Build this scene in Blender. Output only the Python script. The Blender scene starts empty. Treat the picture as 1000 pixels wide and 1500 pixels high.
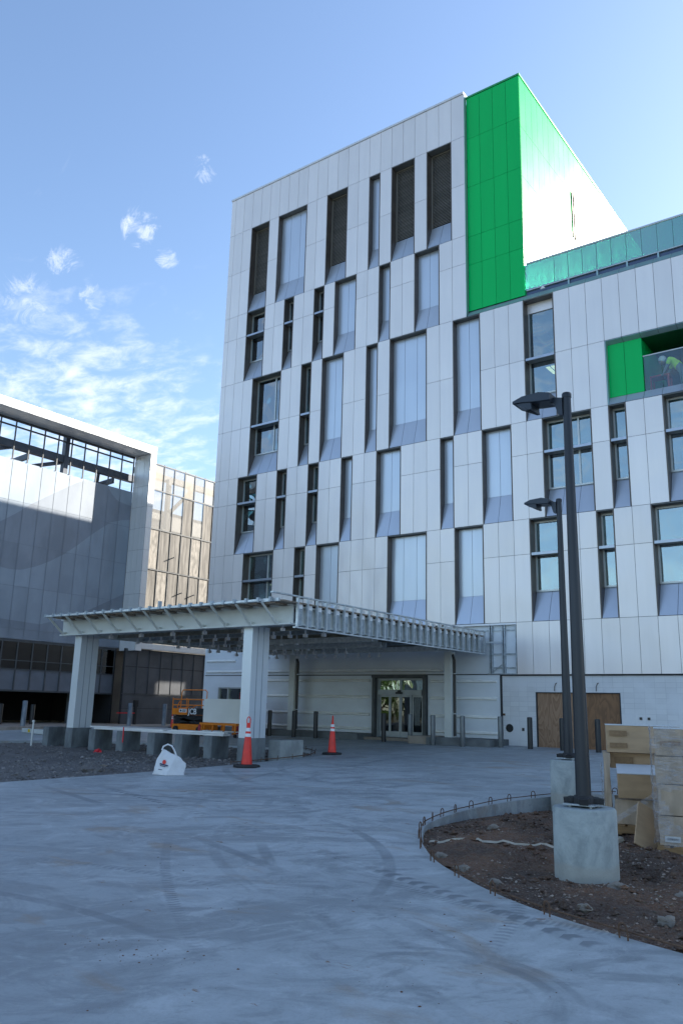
import bpy, bmesh, math, random
from mathutils import Vector, Matrix, noise
from mathutils.geometry import delaunay_2d_cdt
random.seed(7)
C = bpy.context.scene.collection
D = 27.0            # distance of the main facade plane
SL = 0.027          # the forecourt falls away from the building
def gz(y): return -SL * (27.0 - max(-12.0, min(27.0, y)))

# ------------------------------------------------------------------ materials
def new_mat(name):
    m = bpy.data.materials.new(name); m.use_nodes = True
    nt = m.node_tree; b = nt.nodes['Principled BSDF']
    return m, nt, b
def N(nt, t, **kw):
    n = nt.nodes.new(t)
    for k, v in kw.items():
        if hasattr(n, k): setattr(n, k, v)
        else: n.inputs[k].default_value = v
    return n
def mathn(nt, op, a, b=None, c=None, clamp=False):
    n = nt.nodes.new('ShaderNodeMath'); n.operation = op; n.use_clamp = clamp
    for i, v in enumerate((a, b, c)):
        if v is None: continue
        if isinstance(v, (int, float)): n.inputs[i].default_value = v
        else: nt.links.new(v, n.inputs[i])
    return n.outputs[0]
def mixc(nt, f, a, b, mode='MIX'):
    n = nt.nodes.new('ShaderNodeMix'); n.data_type = 'RGBA'; n.blend_type = mode
    for i, v in ((0, f), (6, a), (7, b)):
        if isinstance(v, (int, float)): n.inputs[i].default_value = v
        elif isinstance(v, tuple): n.inputs[i].default_value = (*v, 1)
        else: nt.links.new(v, n.inputs[i])
    return n.outputs[2]
def ramp(nt, v, lo, hi):
    n = nt.nodes.new('ShaderNodeMapRange'); n.interpolation_type = 'SMOOTHSTEP'
    n.inputs[1].default_value = lo; n.inputs[2].default_value = hi
    nt.links.new(v, n.inputs[0]); return n.outputs[0]
def coords(nt, scale=(1, 1, 1), kind='Object', rot=(0, 0, 0)):
    tc = nt.nodes.new('ShaderNodeTexCoord'); mp = nt.nodes.new('ShaderNodeMapping')
    if any(rot):            # turn first, then stretch
        mp.vector_type = 'TEXTURE'; scale = tuple(1 / k for k in scale)
    mp.inputs['Scale'].default_value = scale; mp.inputs['Rotation'].default_value = rot
    nt.links.new(tc.outputs[kind], mp.inputs[0]); return mp.outputs[0]
def noisen(nt, vec, scale, detail=4, rough=.55, dist=0):
    n = N(nt, 'ShaderNodeTexNoise'); n.inputs['Scale'].default_value = scale
    n.inputs['Detail'].default_value = detail; n.inputs['Roughness'].default_value = rough
    n.inputs['Distortion'].default_value = dist
    nt.links.new(vec, n.inputs['Vector']); return n.outputs['Fac']
def bump(nt, b, h, strength=.2, dist=.02):
    n = N(nt, 'ShaderNodeBump'); n.inputs['Strength'].default_value = strength; n.inputs['Distance'].default_value = dist
    nt.links.new(h, n.inputs['Height']); nt.links.new(n.outputs[0], b.inputs['Normal'])
def mat(name, col, rough=.5, metal=0., var=.0, scale=3., col2=None, stretch=(1, 1, 1), bumps=0, bscale=40, bdist=.01, island=0., spec=.5, detail=4):
    m, nt, b = new_mat(name)
    b.inputs['Roughness'].default_value = rough; b.inputs['Metallic'].default_value = metal
    b.inputs['Specular IOR Level'].default_value = spec
    c2 = col2 or tuple(c * (1 - var) for c in col)
    out = None
    if var or col2:
        f = ramp(nt, noisen(nt, coords(nt, stretch), scale, detail), .3, .7)
        out = mixc(nt, f, col, c2)
    if island:
        g = N(nt, 'ShaderNodeNewGeometry')
        k = mathn(nt, 'MULTIPLY_ADD', g.outputs['Random Per Island'], island, 1 - island / 2)
        cmb = N(nt, 'ShaderNodeCombineColor')
        for i in range(3): nt.links.new(k, cmb.inputs[i])
        out = mixc(nt, 1., out if out is not None else col, cmb.outputs[0], 'MULTIPLY')
    if out is not None: nt.links.new(out, b.inputs['Base Color'])
    else: b.inputs['Base Color'].default_value = (*col, 1)
    if bumps: bump(nt, b, noisen(nt, coords(nt), bscale, 3), bumps, bdist)
    return m
M = {}
def panel_mat(name, col, metal, rough, island=.05, wob=.5):
    m, nt, b = new_mat(name)
    b.inputs['Roughness'].default_value = rough; b.inputs['Metallic'].default_value = metal
    g = N(nt, 'ShaderNodeNewGeometry')
    k = mathn(nt, 'MULTIPLY_ADD', g.outputs['Random Per Island'], island, 1 - island / 2)
    st = noisen(nt, coords(nt, (3, 3, .25)), 1.3, 5)             # faint run-off streaks down the sheet
    k = mathn(nt, 'MULTIPLY', k, mathn(nt, 'MULTIPLY_ADD', st, .12, .94))
    cmb = N(nt, 'ShaderNodeCombineColor')
    for i in range(3): nt.links.new(k, cmb.inputs[i])
    nt.links.new(mixc(nt, 1., col, cmb.outputs[0], 'MULTIPLY'), b.inputs['Base Color'])
    h = noisen(nt, coords(nt, (1.0, 1.0, .55)), .9, 1.5, .4)
    bump(nt, b, h, wob, .12)
    if name == 'green_panel': b.inputs['Specular IOR Level'].default_value = .16
    return m
M['panel'] = panel_mat('aluminium_panel', (.735, .70, .685), .36, .38, .08)
M['panel_sky_tint'] = panel_mat('aluminium_panel_sky_tinted', (.50, .555, .625), .55, .32, .05, .3)  # same aluminium; the bluer sky it reflects is put into the base colour
M['green'] = panel_mat('green_panel', (.0, .50, .115), .0, .20, .10, .2)
M['bronze'] = mat('bronze_trim', (.12, .102, .09), .42, .3, .25, 2)
M['joint'] = mat('joint_backing', (.03, .03, .032), .8)
M['headsoffit'] = mat('head_soffit', (.16, .17, .17), .5, .3, .2, 2)
M['frame'] = mat('window_frame_metal', (.50, .53, .53), .38, .5, .1, 4)
M['shelf'] = mat('shelf_metal', (.36, .40, .46), .3, .7, .15, 3)
M['louver'] = mat('louver_metal', (.36, .35, .33), .5, .3, .3, 1.2, stretch=(.3, 1, 6))
M['coping'] = mat('coping_metal', (.66, .66, .65), .35, .5, .1, 2)
M['coping_green'] = mat('coping_green_metal', (.03, .33, .12), .35, .2, .1, 2)
M['tealedge'] = mat('teal_edge_metal', (.30, .44, .46), .35, .4, .1, 2)
M['shade'] = mat('roller_shade', (.32, .48, .46), .8, 0, .1, 1.5)
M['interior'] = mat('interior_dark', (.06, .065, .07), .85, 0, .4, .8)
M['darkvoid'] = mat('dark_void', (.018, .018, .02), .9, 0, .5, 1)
M['sheath'] = mat('white_sheathing', (.70, .75, .79), .45, 0, .10, .8, stretch=(1, 1, 2.2), bumps=.1, bscale=3)
M['galv'] = mat('galvanised_steel', (.64, .69, .72), .38, .45, .25, 9, bumps=.05, bscale=30)
M['galv_bright'] = mat('bright_rail_steel', (.92, .92, .87), .3, .1, .2, 5, stretch=(.5, 3, 3))
M['door'] = mat('door_aluminium', (.30, .33, .35), .38, .5, .1, 4)
M['galv_dull'] = mat('galvanised_steel_dull', (.46, .52, .56), .45, .4, .35, 7)
M['cream'] = mat('primed_steel', (.68, .71, .68), .5, .0, .12, 1.6, bumps=.05, bscale=6)
M['colclad'] = mat('column_cladding', (.66, .71, .75), .38, .35, .06, 1.2)
M['flash'] = mat('white_flashing', (.86, .87, .88), .5)
M['deckbrown'] = mat('deck_underside', (.34, .27, .21), .7, .1, .5, 4, stretch=(.4, 3, 1))
M['joist'] = mat('joist_steel', (.42, .40, .33), .55, .3, .35, 5)
M['darkpipe'] = mat('dark_pipe', (.02, .02, .022), .4)
M['concrete'] = mat('cast_concrete', (.36, .39, .385), .8, 0, .35, 2.2, bumps=.25, bscale=28, detail=8)
M['concrete_dark'] = mat('damp_concrete', (.20, .225, .235), .8, 0, .5, 3.2, stretch=(1, 1, .5), bumps=.2, bscale=25, detail=8)
M['plinth'] = mat('plinth_concrete', (.17, .185, .19), .85, 0, .4, 1.4, bumps=.2)
M['plinth_tan'] = mat('bare_plinth', (.34, .29, .24), .85, 0, .35, 2.5, bumps=.2)
M['pole'] = mat('pole_paint', (.028, .034, .044), .36, .35, .3, 1.6, stretch=(2, 2, .3))
M['lamp'] = mat('lamp_paint', (.022, .032, .048), .38, .2, .2, 4)
M['led'] = mat('lamp_lens', (.42, .44, .46), .25, .4, .6, 30, stretch=(1, 6, 1))
M['bollard'] = mat('bollard_paint', (.030, .036, .044), .35, .2, .5, 4, stretch=(1, 1, .3))
M['bollard_steel'] = mat('bollard_bare_steel', (.20, .225, .245), .42, .5, .6, 5, stretch=(1, 1, .25))
M['bollard_blue'] = mat('bollard_weathered', (.11, .15, .20), .5, .2, .6, 6, stretch=(1, 1, .25), col2=(.26, .29, .32))
M['orange'] = mat('cone_plastic', (.82, .035, .02), .42, 0, .2, 7)
M['white'] = mat('reflective_white', (.78, .80, .80), .4, 0, .12, 9)
M['rubber'] = mat('black_rubber', (.022, .023, .025), .7, 0, .4, 8)
M['rust'] = mat('rusty_rebar', (.15, .085, .05), .8, .2, .5, 12)
M['card'] = mat('cardboard', (.52, .36, .215), .85, 0, .16, 3, stretch=(1, 1, 4), island=.1, bumps=.05, bscale=60)
M['card_dull'] = mat('cardboard_dusty', (.52, .41, .30), .85, 0, .25, 3, stretch=(3, 1, 1), island=.1, bumps=.1, bscale=9)
M['card_white'] = mat('white_board_top', (.62, .64, .64), .6, 0, .08, 3)
M['print'] = mat('faded_print', (.30, .19, .10), .85, 0, .2, 30)
M['print_grey'] = mat('grey_print', (.36, .37, .38), .8, 0, .5, 60)
M['wood'] = mat('pallet_wood', (.36, .22, .10), .8, 0, .4, 4, stretch=(.5, 8, 8), bumps=.15)
M['plank'] = mat('painted_plank', (.78, .78, .75), .65, 0, .25, 4, stretch=(.4, 6, 6))
M['orangelift'] = mat('orange_machine_paint', (.82, .235, .012), .4, .1, .2, 3)
M['blacksteel'] = mat('black_steel', (.03, .032, .036), .45, .4, .3, 5)
M['redpaint'] = mat('red_machine_paint', (.33, .015, .03), .45, .1, .3, 4)
M['board'] = mat('white_sheet_board', (.83, .84, .80), .7, 0, .06, 1.5)
M['navy'] = mat('navy_lettering', (.02, .03, .08), .5)
M['bag'] = mat('woven_white_plastic', (.70, .71, .72), .55, 0, .12, 5, bumps=.5, bscale=9, bdist=.03)
M['pvc'] = mat('white_pvc', (.70, .71, .68), .4, 0, .1, 4)
M['yellow'] = mat('yellow_tag', (.75, .55, .02), .6)
M['ribbon'] = mat('red_ribbon', (.62, .02, .03), .6)
M['strap'] = mat('pale_fabric_strap', (.46, .40, .31), .75, 0, .25, 9, bumps=.3, bscale=30)
M['stone'] = mat('pale_stone', (.25, .215, .175), .85, 0, .4, 5, bumps=.5, bscale=18, bdist=.02)
M['leaf'] = mat('leaf_green', (.055, .10, .020), .6, 0, .55, 1.2, island=.5)
M['bark'] = mat('bark', (.10, .075, .055), .9, 0, .4, 6, stretch=(3, 3, .5))
M['hivis'] = mat('hi_vis_yellow', (.62, 1.0, .08), .7)
M['trousers'] = mat('grey_trousers', (.24, .28, .28), .8)
M['skin'] = mat('skin', (.42, .26, .19), .6)
M['helmet'] = mat('white_hard_hat', (.75, .76, .76), .35)
M['redtable'] = mat('red_table_paint', (.70, .05, .035), .5)
M['wallpaint'] = mat('garage_metal_dark', (.085, .092, .105), .5, .25, .3, 1.1, island=.12)
M['spandrel'] = mat('spandrel_grey', (.17, .185, .215), .5, .2, .2, 1.2, island=.12)
M['mullion'] = mat('garage_mullion', (.10, .105, .11), .5, .4, .2, 2)
M['steelblue'] = mat('painted_steel_beam', (.10, .115, .145), .5, .3, .3, 2)
M['roofgrey'] = mat('garage_concrete', (.36, .355, .34), .8, 0, .2, 1)
M['frameclad'] = panel_mat('garage_frame_panel', (.72, .73, .73), .25, .42, .05, .25)
M['scr_lo'] = mat('perforated_screen_dense', (.25, .285, .335), .55, .25, .18, .8, island=.16, stretch=(1, 1, .6))
M['scr_hi'] = mat('perforated_screen_open', (.305, .36, .425), .52, .25, .16, .8, island=.16, stretch=(1, 1, .6))
M['sand'] = mat('expanded_metal_screen', (.215, .20, .18), .7, .1, .62, 2.2, stretch=(1, 3.2, .3), island=.3, bumps=.3, bscale=22, detail=9)  # vertical streaks paint stains and the shadow stripes behind into the colour
M['sand_lit'] = mat('expanded_metal_screen_pale', (.33, .305, .27), .7, .1, .55, 3.0, stretch=(1, 2.2, .8), island=.2, bumps=.3, bscale=22, detail=9)  # lit copy of the same screen, its brightness put into the colour
def see_through(name, col, f):
    m, nt, b = new_mat(name)
    b.inputs['Base Color'].default_value = (*col, 1); b.inputs['Roughness'].default_value = .6
    t = N(nt, 'ShaderNodeBsdfTransparent'); x = N(nt, 'ShaderNodeMixShader'); x.inputs[0].default_value = f
    nt.links.new(b.outputs[0], x.inputs[1]); nt.links.new(t.outputs[0], x.inputs[2])
    nt.links.new(x.outputs[0], nt.nodes['Material Output'].inputs[0]); return m
M['sand_mesh'] = see_through('open_mesh_screen', (.44, .40, .33), .42)
M['grey_mesh'] = see_through('open_mesh_screen_grey', (.34, .33, .31), .62)
def glass(name, tint, refl, rough=.015, warp=.0):
    m, nt, b = new_mat(name); nt.nodes.remove(b)
    t = N(nt, 'ShaderNodeBsdfTransparent'); t.inputs[0].default_value = (*tint, 1)
    g = N(nt, 'ShaderNodeBsdfGlossy'); g.inputs['Roughness'].default_value = rough; g.inputs[0].default_value = (.86, .93, .95, 1)
    fr = N(nt, 'ShaderNodeFresnel'); fr.inputs[0].default_value = 1.5
    f = mathn(nt, 'MULTIPLY_ADD', fr.outputs[0], 1 - refl, refl, True)
    x = N(nt, 'ShaderNodeMixShader'); nt.links.new(f, x.inputs[0])
    nt.links.new(t.outputs[0], x.inputs[1]); nt.links.new(g.outputs[0], x.inputs[2])
    if name == 'parapet_glass': g.inputs[0].default_value = (.60, .95, .84, 1)
    if warp:
        bn = N(nt, 'ShaderNodeBump'); bn.inputs['Strength'].default_value = warp; bn.inputs['Distance'].default_value = .05
        nt.links.new(noisen(nt, coords(nt), .8, 1), bn.inputs['Height']); nt.links.new(bn.outputs[0], g.inputs['Normal'])
    nt.links.new(x.outputs[0], nt.nodes['Material Output'].inputs[0]); return m
M['glass'] = glass('window_glass', (.46, .62, .60), .22, .012, .4)
M['glass_door'] = glass('door_glass', (.30, .34, .34), .07, .012, .25)
M['glass_teal'] = glass('parapet_glass', (.05, .20, .145), .38, .11, .15)
M['glass_rail'] = glass('balustrade_glass', (.80, .90, .93), .02, .02, .1)
M['glass_dark'] = glass('storefront_glass', (.25, .22, .20), .05, .03, .1)
def wrap_mat():
    m, nt, b = new_mat('stretch_wrap')
    b.inputs['Base Color'].default_value = (.62, .64, .68, 1); b.inputs['Roughness'].default_value = .22
    bump(nt, b, noisen(nt, coords(nt, (1.5, 1.5, 6)), 5, 5, .6, 1.2), .9, .05)
    t = N(nt, 'ShaderNodeBsdfTransparent'); x = N(nt, 'ShaderNodeMixShader')
    f = ramp(nt, noisen(nt, coords(nt, (2, 2, 5)), 2.5, 6, .6, 1.5), .25, .75)
    nt.links.new(mathn(nt, 'MULTIPLY_ADD', f, -.42, .97), x.inputs[0])
    nt.links.new(b.outputs[0], x.inputs[1]); nt.links.new(t.outputs[0], x.inputs[2])
    nt.links.new(x.outputs[0], nt.nodes['Material Output'].inputs[0]); return m
M['wrap'] = wrap_mat()
def emit(name, col, s):
    m, nt, b = new_mat(name)
    b.inputs['Emission Color'].default_value = (*col, 1); b.inputs['Emission Strength'].default_value = s; return m
M['lit'] = emit('lit_ceiling_panel', (1, .74, .42), 1.1)
def cmu():
    m, nt, b = new_mat('concrete_block_wall')
    v = coords(nt, (1, 1, 1), 'Object', (math.radians(90), 0, 0))
    br = N(nt, 'ShaderNodeTexBrick'); nt.links.new(v, br.inputs['Vector'])
    br.inputs['Color1'].default_value = (.64, .65, .65, 1); br.inputs['Color2'].default_value = (.56, .57, .58, 1)
    br.inputs['Mortar'].default_value = (.48, .49, .50, 1); br.inputs['Scale'].default_value = 1
    br.inputs['Brick Width'].default_value = .33; br.inputs['Row Height'].default_value = .165; br.inputs['Mortar Size'].default_value = .006
    br.offset = 0; br.inputs['Bias'].default_value = -.2
    f = ramp(nt, noisen(nt, coords(nt), 1.2, 6), .35, .7)
    nt.links.new(mixc(nt, f, br.outputs[0], (.66, .67, .68)), b.inputs['Base Color'])
    b.inputs['Roughness'].default_value = .85; bump(nt, b, br.outputs['Fac'], -.3, .01); return m
M['cmu'] = cmu()
def plywood(name, c1, c2):
    m, nt, b = new_mat(name)
    w = noisen(nt, coords(nt, (1.2, 1, .28)), 2.2, 2, .5, 1.0)
    rings = mathn(nt, 'FRACT', mathn(nt, 'MULTIPLY', w, 9.0))
    f = ramp(nt, rings, .2, .9)
    nt.links.new(mixc(nt, f, c1, c2), b.inputs['Base Color']); b.inputs['Roughness'].default_value = .75; return m
M['ply'] = plywood('plywood_pale', (.33, .205, .125), (.24, .14, .08))
M['ply2'] = plywood('plywood_brown', (.235, .125, .06), (.17, .09, .045))

def pavement_mat():
    m, nt, b = new_mat('new_concrete_paving')
    v = coords(nt)
    big = noisen(nt, v, .16, 6, .6, .6)
    swirl = noisen(nt, coords(nt, (.75, 1.25, 1), rot=(0, 0, .62)), .7, 9, .68, 2.0)
    med = noisen(nt, coords(nt, (.9, 1.1, 1), rot=(0, 0, .75)), 2.2, 11, .74, .8)
    fine = noisen(nt, v, 38, 6, .7)
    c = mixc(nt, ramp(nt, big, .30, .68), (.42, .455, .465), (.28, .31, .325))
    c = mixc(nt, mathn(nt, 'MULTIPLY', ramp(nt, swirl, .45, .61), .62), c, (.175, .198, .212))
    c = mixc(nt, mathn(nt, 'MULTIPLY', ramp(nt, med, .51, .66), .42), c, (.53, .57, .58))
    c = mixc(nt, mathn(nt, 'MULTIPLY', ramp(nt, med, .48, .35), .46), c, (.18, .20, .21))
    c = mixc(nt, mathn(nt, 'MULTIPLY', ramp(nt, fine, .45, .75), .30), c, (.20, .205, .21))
    # short trowel and broom marks lying in several directions
    for ang, k0 in ((.64, 8), (-.35, 9), (1.15, 8)):
        br = noisen(nt, coords(nt, (.9, k0, 1), rot=(0, 0, ang)), 1.3, 6, .72, .6)
        pm = noisen(nt, v, .5 + .13 * k0 * .3, 3, .5)
        f_ = mathn(nt, 'MULTIPLY', ramp(nt, br, .54, .70), ramp(nt, pm, .46, .60))
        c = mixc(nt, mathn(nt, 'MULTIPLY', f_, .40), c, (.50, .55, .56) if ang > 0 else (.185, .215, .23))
    # clay stains
    st = noisen(nt, coords(nt, (.55, 1.3, 1)), .9, 6, .62, .8)
    c = mixc(nt, mathn(nt, 'MULTIPLY', ramp(nt, st, .56, .68), .50), c, (.27, .20, .135))
    st2 = noisen(nt, coords(nt, (1.1, 2.0, 1)), 1.9, 7, .7, .4)
    c = mixc(nt, mathn(nt, 'MULTIPLY', ramp(nt, st2, .65, .70), .9), c, (.20, .105, .05))
    # tyre arcs: rings round a turning centre, broken up by noise and tread blocks
    sp = N(nt, 'ShaderNodeSeparateXYZ'); nt.links.new(v, sp.inputs[0])
    def arc(cx, cy, r, w, amt, tread=0):
        nonlocal c
        dx = mathn(nt, 'SUBTRACT', sp.outputs[0], cx); dy = mathn(nt, 'SUBTRACT', sp.outputs[1], cy)
        d = mathn(nt, 'SQRT', mathn(nt, 'ADD', mathn(nt, 'MULTIPLY', dx, dx), mathn(nt, 'MULTIPLY', dy, dy)))
        e = mathn(nt, 'ABSOLUTE', mathn(nt, 'SUBTRACT', d, r))
        k = mathn(nt, 'SUBTRACT', 1.0, ramp(nt, e, w * .5, w))
        br = ramp(nt, noisen(nt, coords(nt, (1, 1, 1)), .35, 4, .6), .40, .58)
        k = mathn(nt, 'MULTIPLY', k, mathn(nt, 'MULTIPLY', br, amt))
        if tread:
            a = mathn(nt, 'ARCTAN2', dy, dx)
            s = mathn(nt, 'FRACT', mathn(nt, 'ADD', mathn(nt, 'MULTIPLY', a, tread), mathn(nt, 'MULTIPLY', e, 2.5)))
            k = mathn(nt, 'MULTIPLY', k, ramp(nt, s, .35, .6))
        c = mixc(nt, k, c, (.115, .13, .145))
    arc(6.34, 21.74, 20.33, .07, .55, 260); arc(6.34, 21.74, 19.2, .09, .4); arc(-2.79, 12.24, 5.33, .09, .42, 90); arc(-2.79, 12.24, 6.6, .09, .26)
    arc(-36.9, -71.7, 85.5, .12, .75, 420); arc(-36.9, -71.7, 84.6, .10, .5); arc(-2.92, 4.81, .86, .06, .75); arc(-2.92, 4.81, 1.0, .04, .6); arc(-2.92, 4.81, .72, .03, .5)
    arc(-9.89, 4.73, 5.71, .09, .5); arc(-9.89, 4.73, 7.0, .09, .45, 80); arc(-6.17, -2.17, 6.95, .08, .45); arc(-6.17, -2.17, 8.3, .08, .4, 90)
    arc(-8.5, 20, 6.5, .11, .45, 60); arc(-8.5, 20, 7.8, .11, .4); arc(-13, 24, 9.0, .09, .4, 90)
    nt.links.new(c, b.inputs['Base Color'])
    rr = mathn(nt, 'MULTIPLY_ADD', ramp(nt, swirl, .3, .7), -.16, .66)
    nt.links.new(rr, b.inputs['Roughness'])
    h = mathn(nt, 'ADD', fine, mathn(nt, 'MULTIPLY', swirl, 1.2))
    bump(nt, b, h, .30, .02); return m
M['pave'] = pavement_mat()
def soil_mat(name, c1, c2, c3, amt):
    m, nt, b = new_mat(name); v = coords(nt)
    f = ramp(nt, noisen(nt, v, .8, 8, .65), .4, .62); g = noisen(nt, v, 24, 6, .75)
    c = mixc(nt, f, c1, c2); c = mixc(nt, mathn(nt, 'MULTIPLY', ramp(nt, g, .48, .72), amt), c, c3)
    vo = N(nt, 'ShaderNodeTexVoronoi'); vo.inputs['Scale'].default_value = 32; nt.links.new(v, vo.inputs['Vector'])
    c = mixc(nt, mathn(nt, 'MULTIPLY', ramp(nt, vo.outputs['Distance'], .55, .1), .35), c, c3)
    nt.links.new(c, b.inputs['Base Color']); b.inputs['Roughness'].default_value = .92
    bump(nt, b, mathn(nt, 'ADD', g, vo.outputs['Distance']), .8, .04); return m
M['soil'] = soil_mat('brown_gravelly_soil', (.085, .048, .030), (.185, .095, .052), (.21, .18, .15), .5)
M['gravel'] = soil_mat('grey_crushed_stone', (.125, .113, .105), (.165, .15, .14), (.21, .215, .22), .7)
M['earth'] = soil_mat('bare_earth', (.12, .10, .07), (.09, .10, .05), (.16, .15, .12), .5)
M['pebble'] = mat('pebble', (.27, .225, .185), .9, 0, .5, 3, island=1.2, col2=(.15, .085, .05))
M['pebble2'] = mat('crushed_stone_pieces', (.215, .20, .19), .85, 0, .4, 3, island=.8)

# ------------------------------------------------------------------ mesh helpers
class MB:
    def __init__(s): s.v = []; s.f = []; s.mi = []
    def face(s, pts, mi=0):
        i = len(s.v); s.v += [tuple(p) for p in pts]; s.f.append(tuple(range(i, i + len(pts)))); s.mi.append(mi); return s
    def box(s, x0, x1, y0, y1, z0, z1, mi=0):
        i = len(s.v)
        s.v += [(x0, y0, z0), (x1, y0, z0), (x1, y1, z0), (x0, y1, z0), (x0, y0, z1), (x1, y0, z1), (x1, y1, z1), (x0, y1, z1)]
        for f in ((0, 3, 2, 1), (4, 5, 6, 7), (0, 1, 5, 4), (1, 2, 6, 5), (2, 3, 7, 6), (3, 0, 4, 7)):
            s.f.append(tuple(i + k for k in f)); s.mi.append(mi)
        return s
    def bbox(s, x0, x1, y0, y1, z0, z1, b=.02, mi=0):   # chamfered box
        bm = bmesh.new(); bmesh.ops.create_cube(bm, size=1)
        bmesh.ops.scale(bm, vec=(x1 - x0, y1 - y0, z1 - z0), verts=bm.verts)
        bmesh.ops.translate(bm, vec=((x0 + x1) / 2, (y0 + y1) / 2, (z0 + z1) / 2), verts=bm.verts)
        bmesh.ops.bevel(bm, geom=bm.edges[:], offset=b, segments=2, affect='EDGES')
        return s.add(bm, mi)
    def add(s, bm, mi=0):
        bm.verts.index_update(); i = len(s.v); s.v += [tuple(v.co) for v in bm.verts]
        for f in bm.faces: s.f.append(tuple(i + v.index for v in f.verts)); s.mi.append(mi)
        bm.free(); return s
    def bar(s, a, b, w, h=None, mi=0):     # rectangular bar between two points
        a, b = Vector(a), Vector(b); h = h or w; d = (b - a).normalized()
        up = Vector((0, 0, 1)) if abs(d.z) < .95 else Vector((0, 1, 0))
        r = d.cross(up).normalized() * w / 2; u = r.cross(d).normalized() * h / 2
        i = len(s.v)
        for p in (a, b):
            for q in (-r - u, r - u, r + u, -r + u): s.v.append(tuple(p + q))
        for f in ((3, 2, 1, 0), (4, 5, 6, 7), (0, 1, 5, 4), (1, 2, 6, 5), (2, 3, 7, 6), (3, 0, 4, 7)):
            s.f.append(tuple(i + k for k in f)); s.mi.append(mi)
        return s
    def tube(s, pts, r, n=10, mi=0, cap=True):
        pts = [Vector(p) for p in pts]; rs = r if isinstance(r, (list, tuple)) else [r] * len(pts)
        i = len(s.v); prev = None
        for k, p in enumerate(pts):
            d = ((pts[min(k + 1, len(pts) - 1)] - pts[max(k - 1, 0)])).normalized()
            if prev is None:
                a = Vector((0, 0, 1)) if abs(d.z) < .9 else Vector((1, 0, 0)); u = d.cross(a).normalized()
            else: u = (prev - d * prev.dot(d)).normalized()
            prev = u; w = d.cross(u)
            for j in range(n):
                t = 2 * math.pi * j / n; s.v.append(tuple(p + (u * math.cos(t) + w * math.sin(t)) * rs[k]))
        for k in range(len(pts) - 1):
            for j in range(n):
                a = i + k * n + j; b = i + k * n + (j + 1) % n
                s.f.append((a, b, b + n, a + n)); s.mi.append(mi)
        if cap:
            s.f.append(tuple(i + j for j in range(n))[::-1]); s.f.append(tuple(i + (len(pts) - 1) * n + j for j in range(n))); s.mi += [mi, mi]
        return s
    def lathe(s, prof, n=24, c=(0, 0), mi=0):
        i = len(s.v)
        for r, z in prof:
            for j in range(n):
                t = 2 * math.pi * j / n; s.v.append((c[0] + r * math.cos(t), c[1] + r * math.sin(t), z))
        for k in range(len(prof) - 1):
            for j in range(n):
                a = i + k * n + j; b = i + k * n + (j + 1) % n
                s.f.append((a, b, b + n, a + n)); s.mi.append(mi)
        s.f.append(tuple(i + j for j in range(n))[::-1]); s.f.append(tuple(i + (len(prof) - 1) * n + j for j in range(n))); s.mi += [mi, mi]
        return s
    def prism(s, prof, x0, x1, axis=0, mi=0):    # profile (a,b) extruded along an axis; prof counter-clockwise
        i = len(s.v); n = len(prof)
        def P(x, a, b): return (x, a, b) if axis == 0 else ((a, x, b) if axis == 1 else (a, b, x))
        s.v += [P(x0, a, b) for a, b in prof] + [P(x1, a, b) for a, b in prof]
        s.f.append(tuple(range(i, i + n))[::-1]); s.f.append(tuple(range(i + n, i + 2 * n))); s.mi += [mi, mi]
        for j in range(n): s.f.append((i + j, i + (j + 1) % n, i + n + (j + 1) % n, i + n + j)); s.mi.append(mi)
        return s
    def build(s, name, mats, parent=None, world=True, smooth=False, label=None):
        me = bpy.data.meshes.new(name); off = Vector((0, 0, 0))
        if parent is not None and world:
            r = parent
            while r.parent: r = r.parent
            off = Vector(r.location)
        me.from_pydata([Vector(v) - off for v in s.v], [], s.f)
        for m_ in (mats if isinstance(mats, (list, tuple)) else [mats]): me.materials.append(m_ if not isinstance(m_, str) else M[m_])
        me.polygons.foreach_set('material_index', s.mi)
        bm = bmesh.new(); bm.from_mesh(me); bmesh.ops.recalc_face_normals(bm, faces=bm.faces); bm.to_mesh(me); bm.free()
        if smooth:
            me.polygons.foreach_set('use_smooth', [True] * len(me.polygons)); me.set_sharp_from_angle(angle=math.radians(40))
        o = bpy.data.objects.new(name, me); C.objects.link(o)
        if parent is not None: o.parent = parent
        if label: o['label'] = label
        return o
def tag(o, label, cat, group=None):
    o['label'] = label; o['category'] = cat
    if group: o['group'] = group
    return o
def thing(name, label, cat, loc=(0, 0, 0), rz=0., group=None):
    o = bpy.data.objects.new(name, None); C.objects.link(o); o.location = loc; o.rotation_euler = (0, 0, rz)
    return tag(o, label, cat, group)
def copy_tree(o, loc, rz=None, label=None):
    r = o.copy(); C.objects.link(r); r.location = loc
    if rz is not None: r.rotation_euler = (0, 0, rz)
    if label: r['label'] = label
    for ch in o.children:
        c = ch.copy(); C.objects.link(c); c.parent = r
        for g in ch.children:
            d = g.copy(); C.objects.link(d); d.parent = c
    return r
def structure(o): o['kind'] = 'structure'; return o

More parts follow.
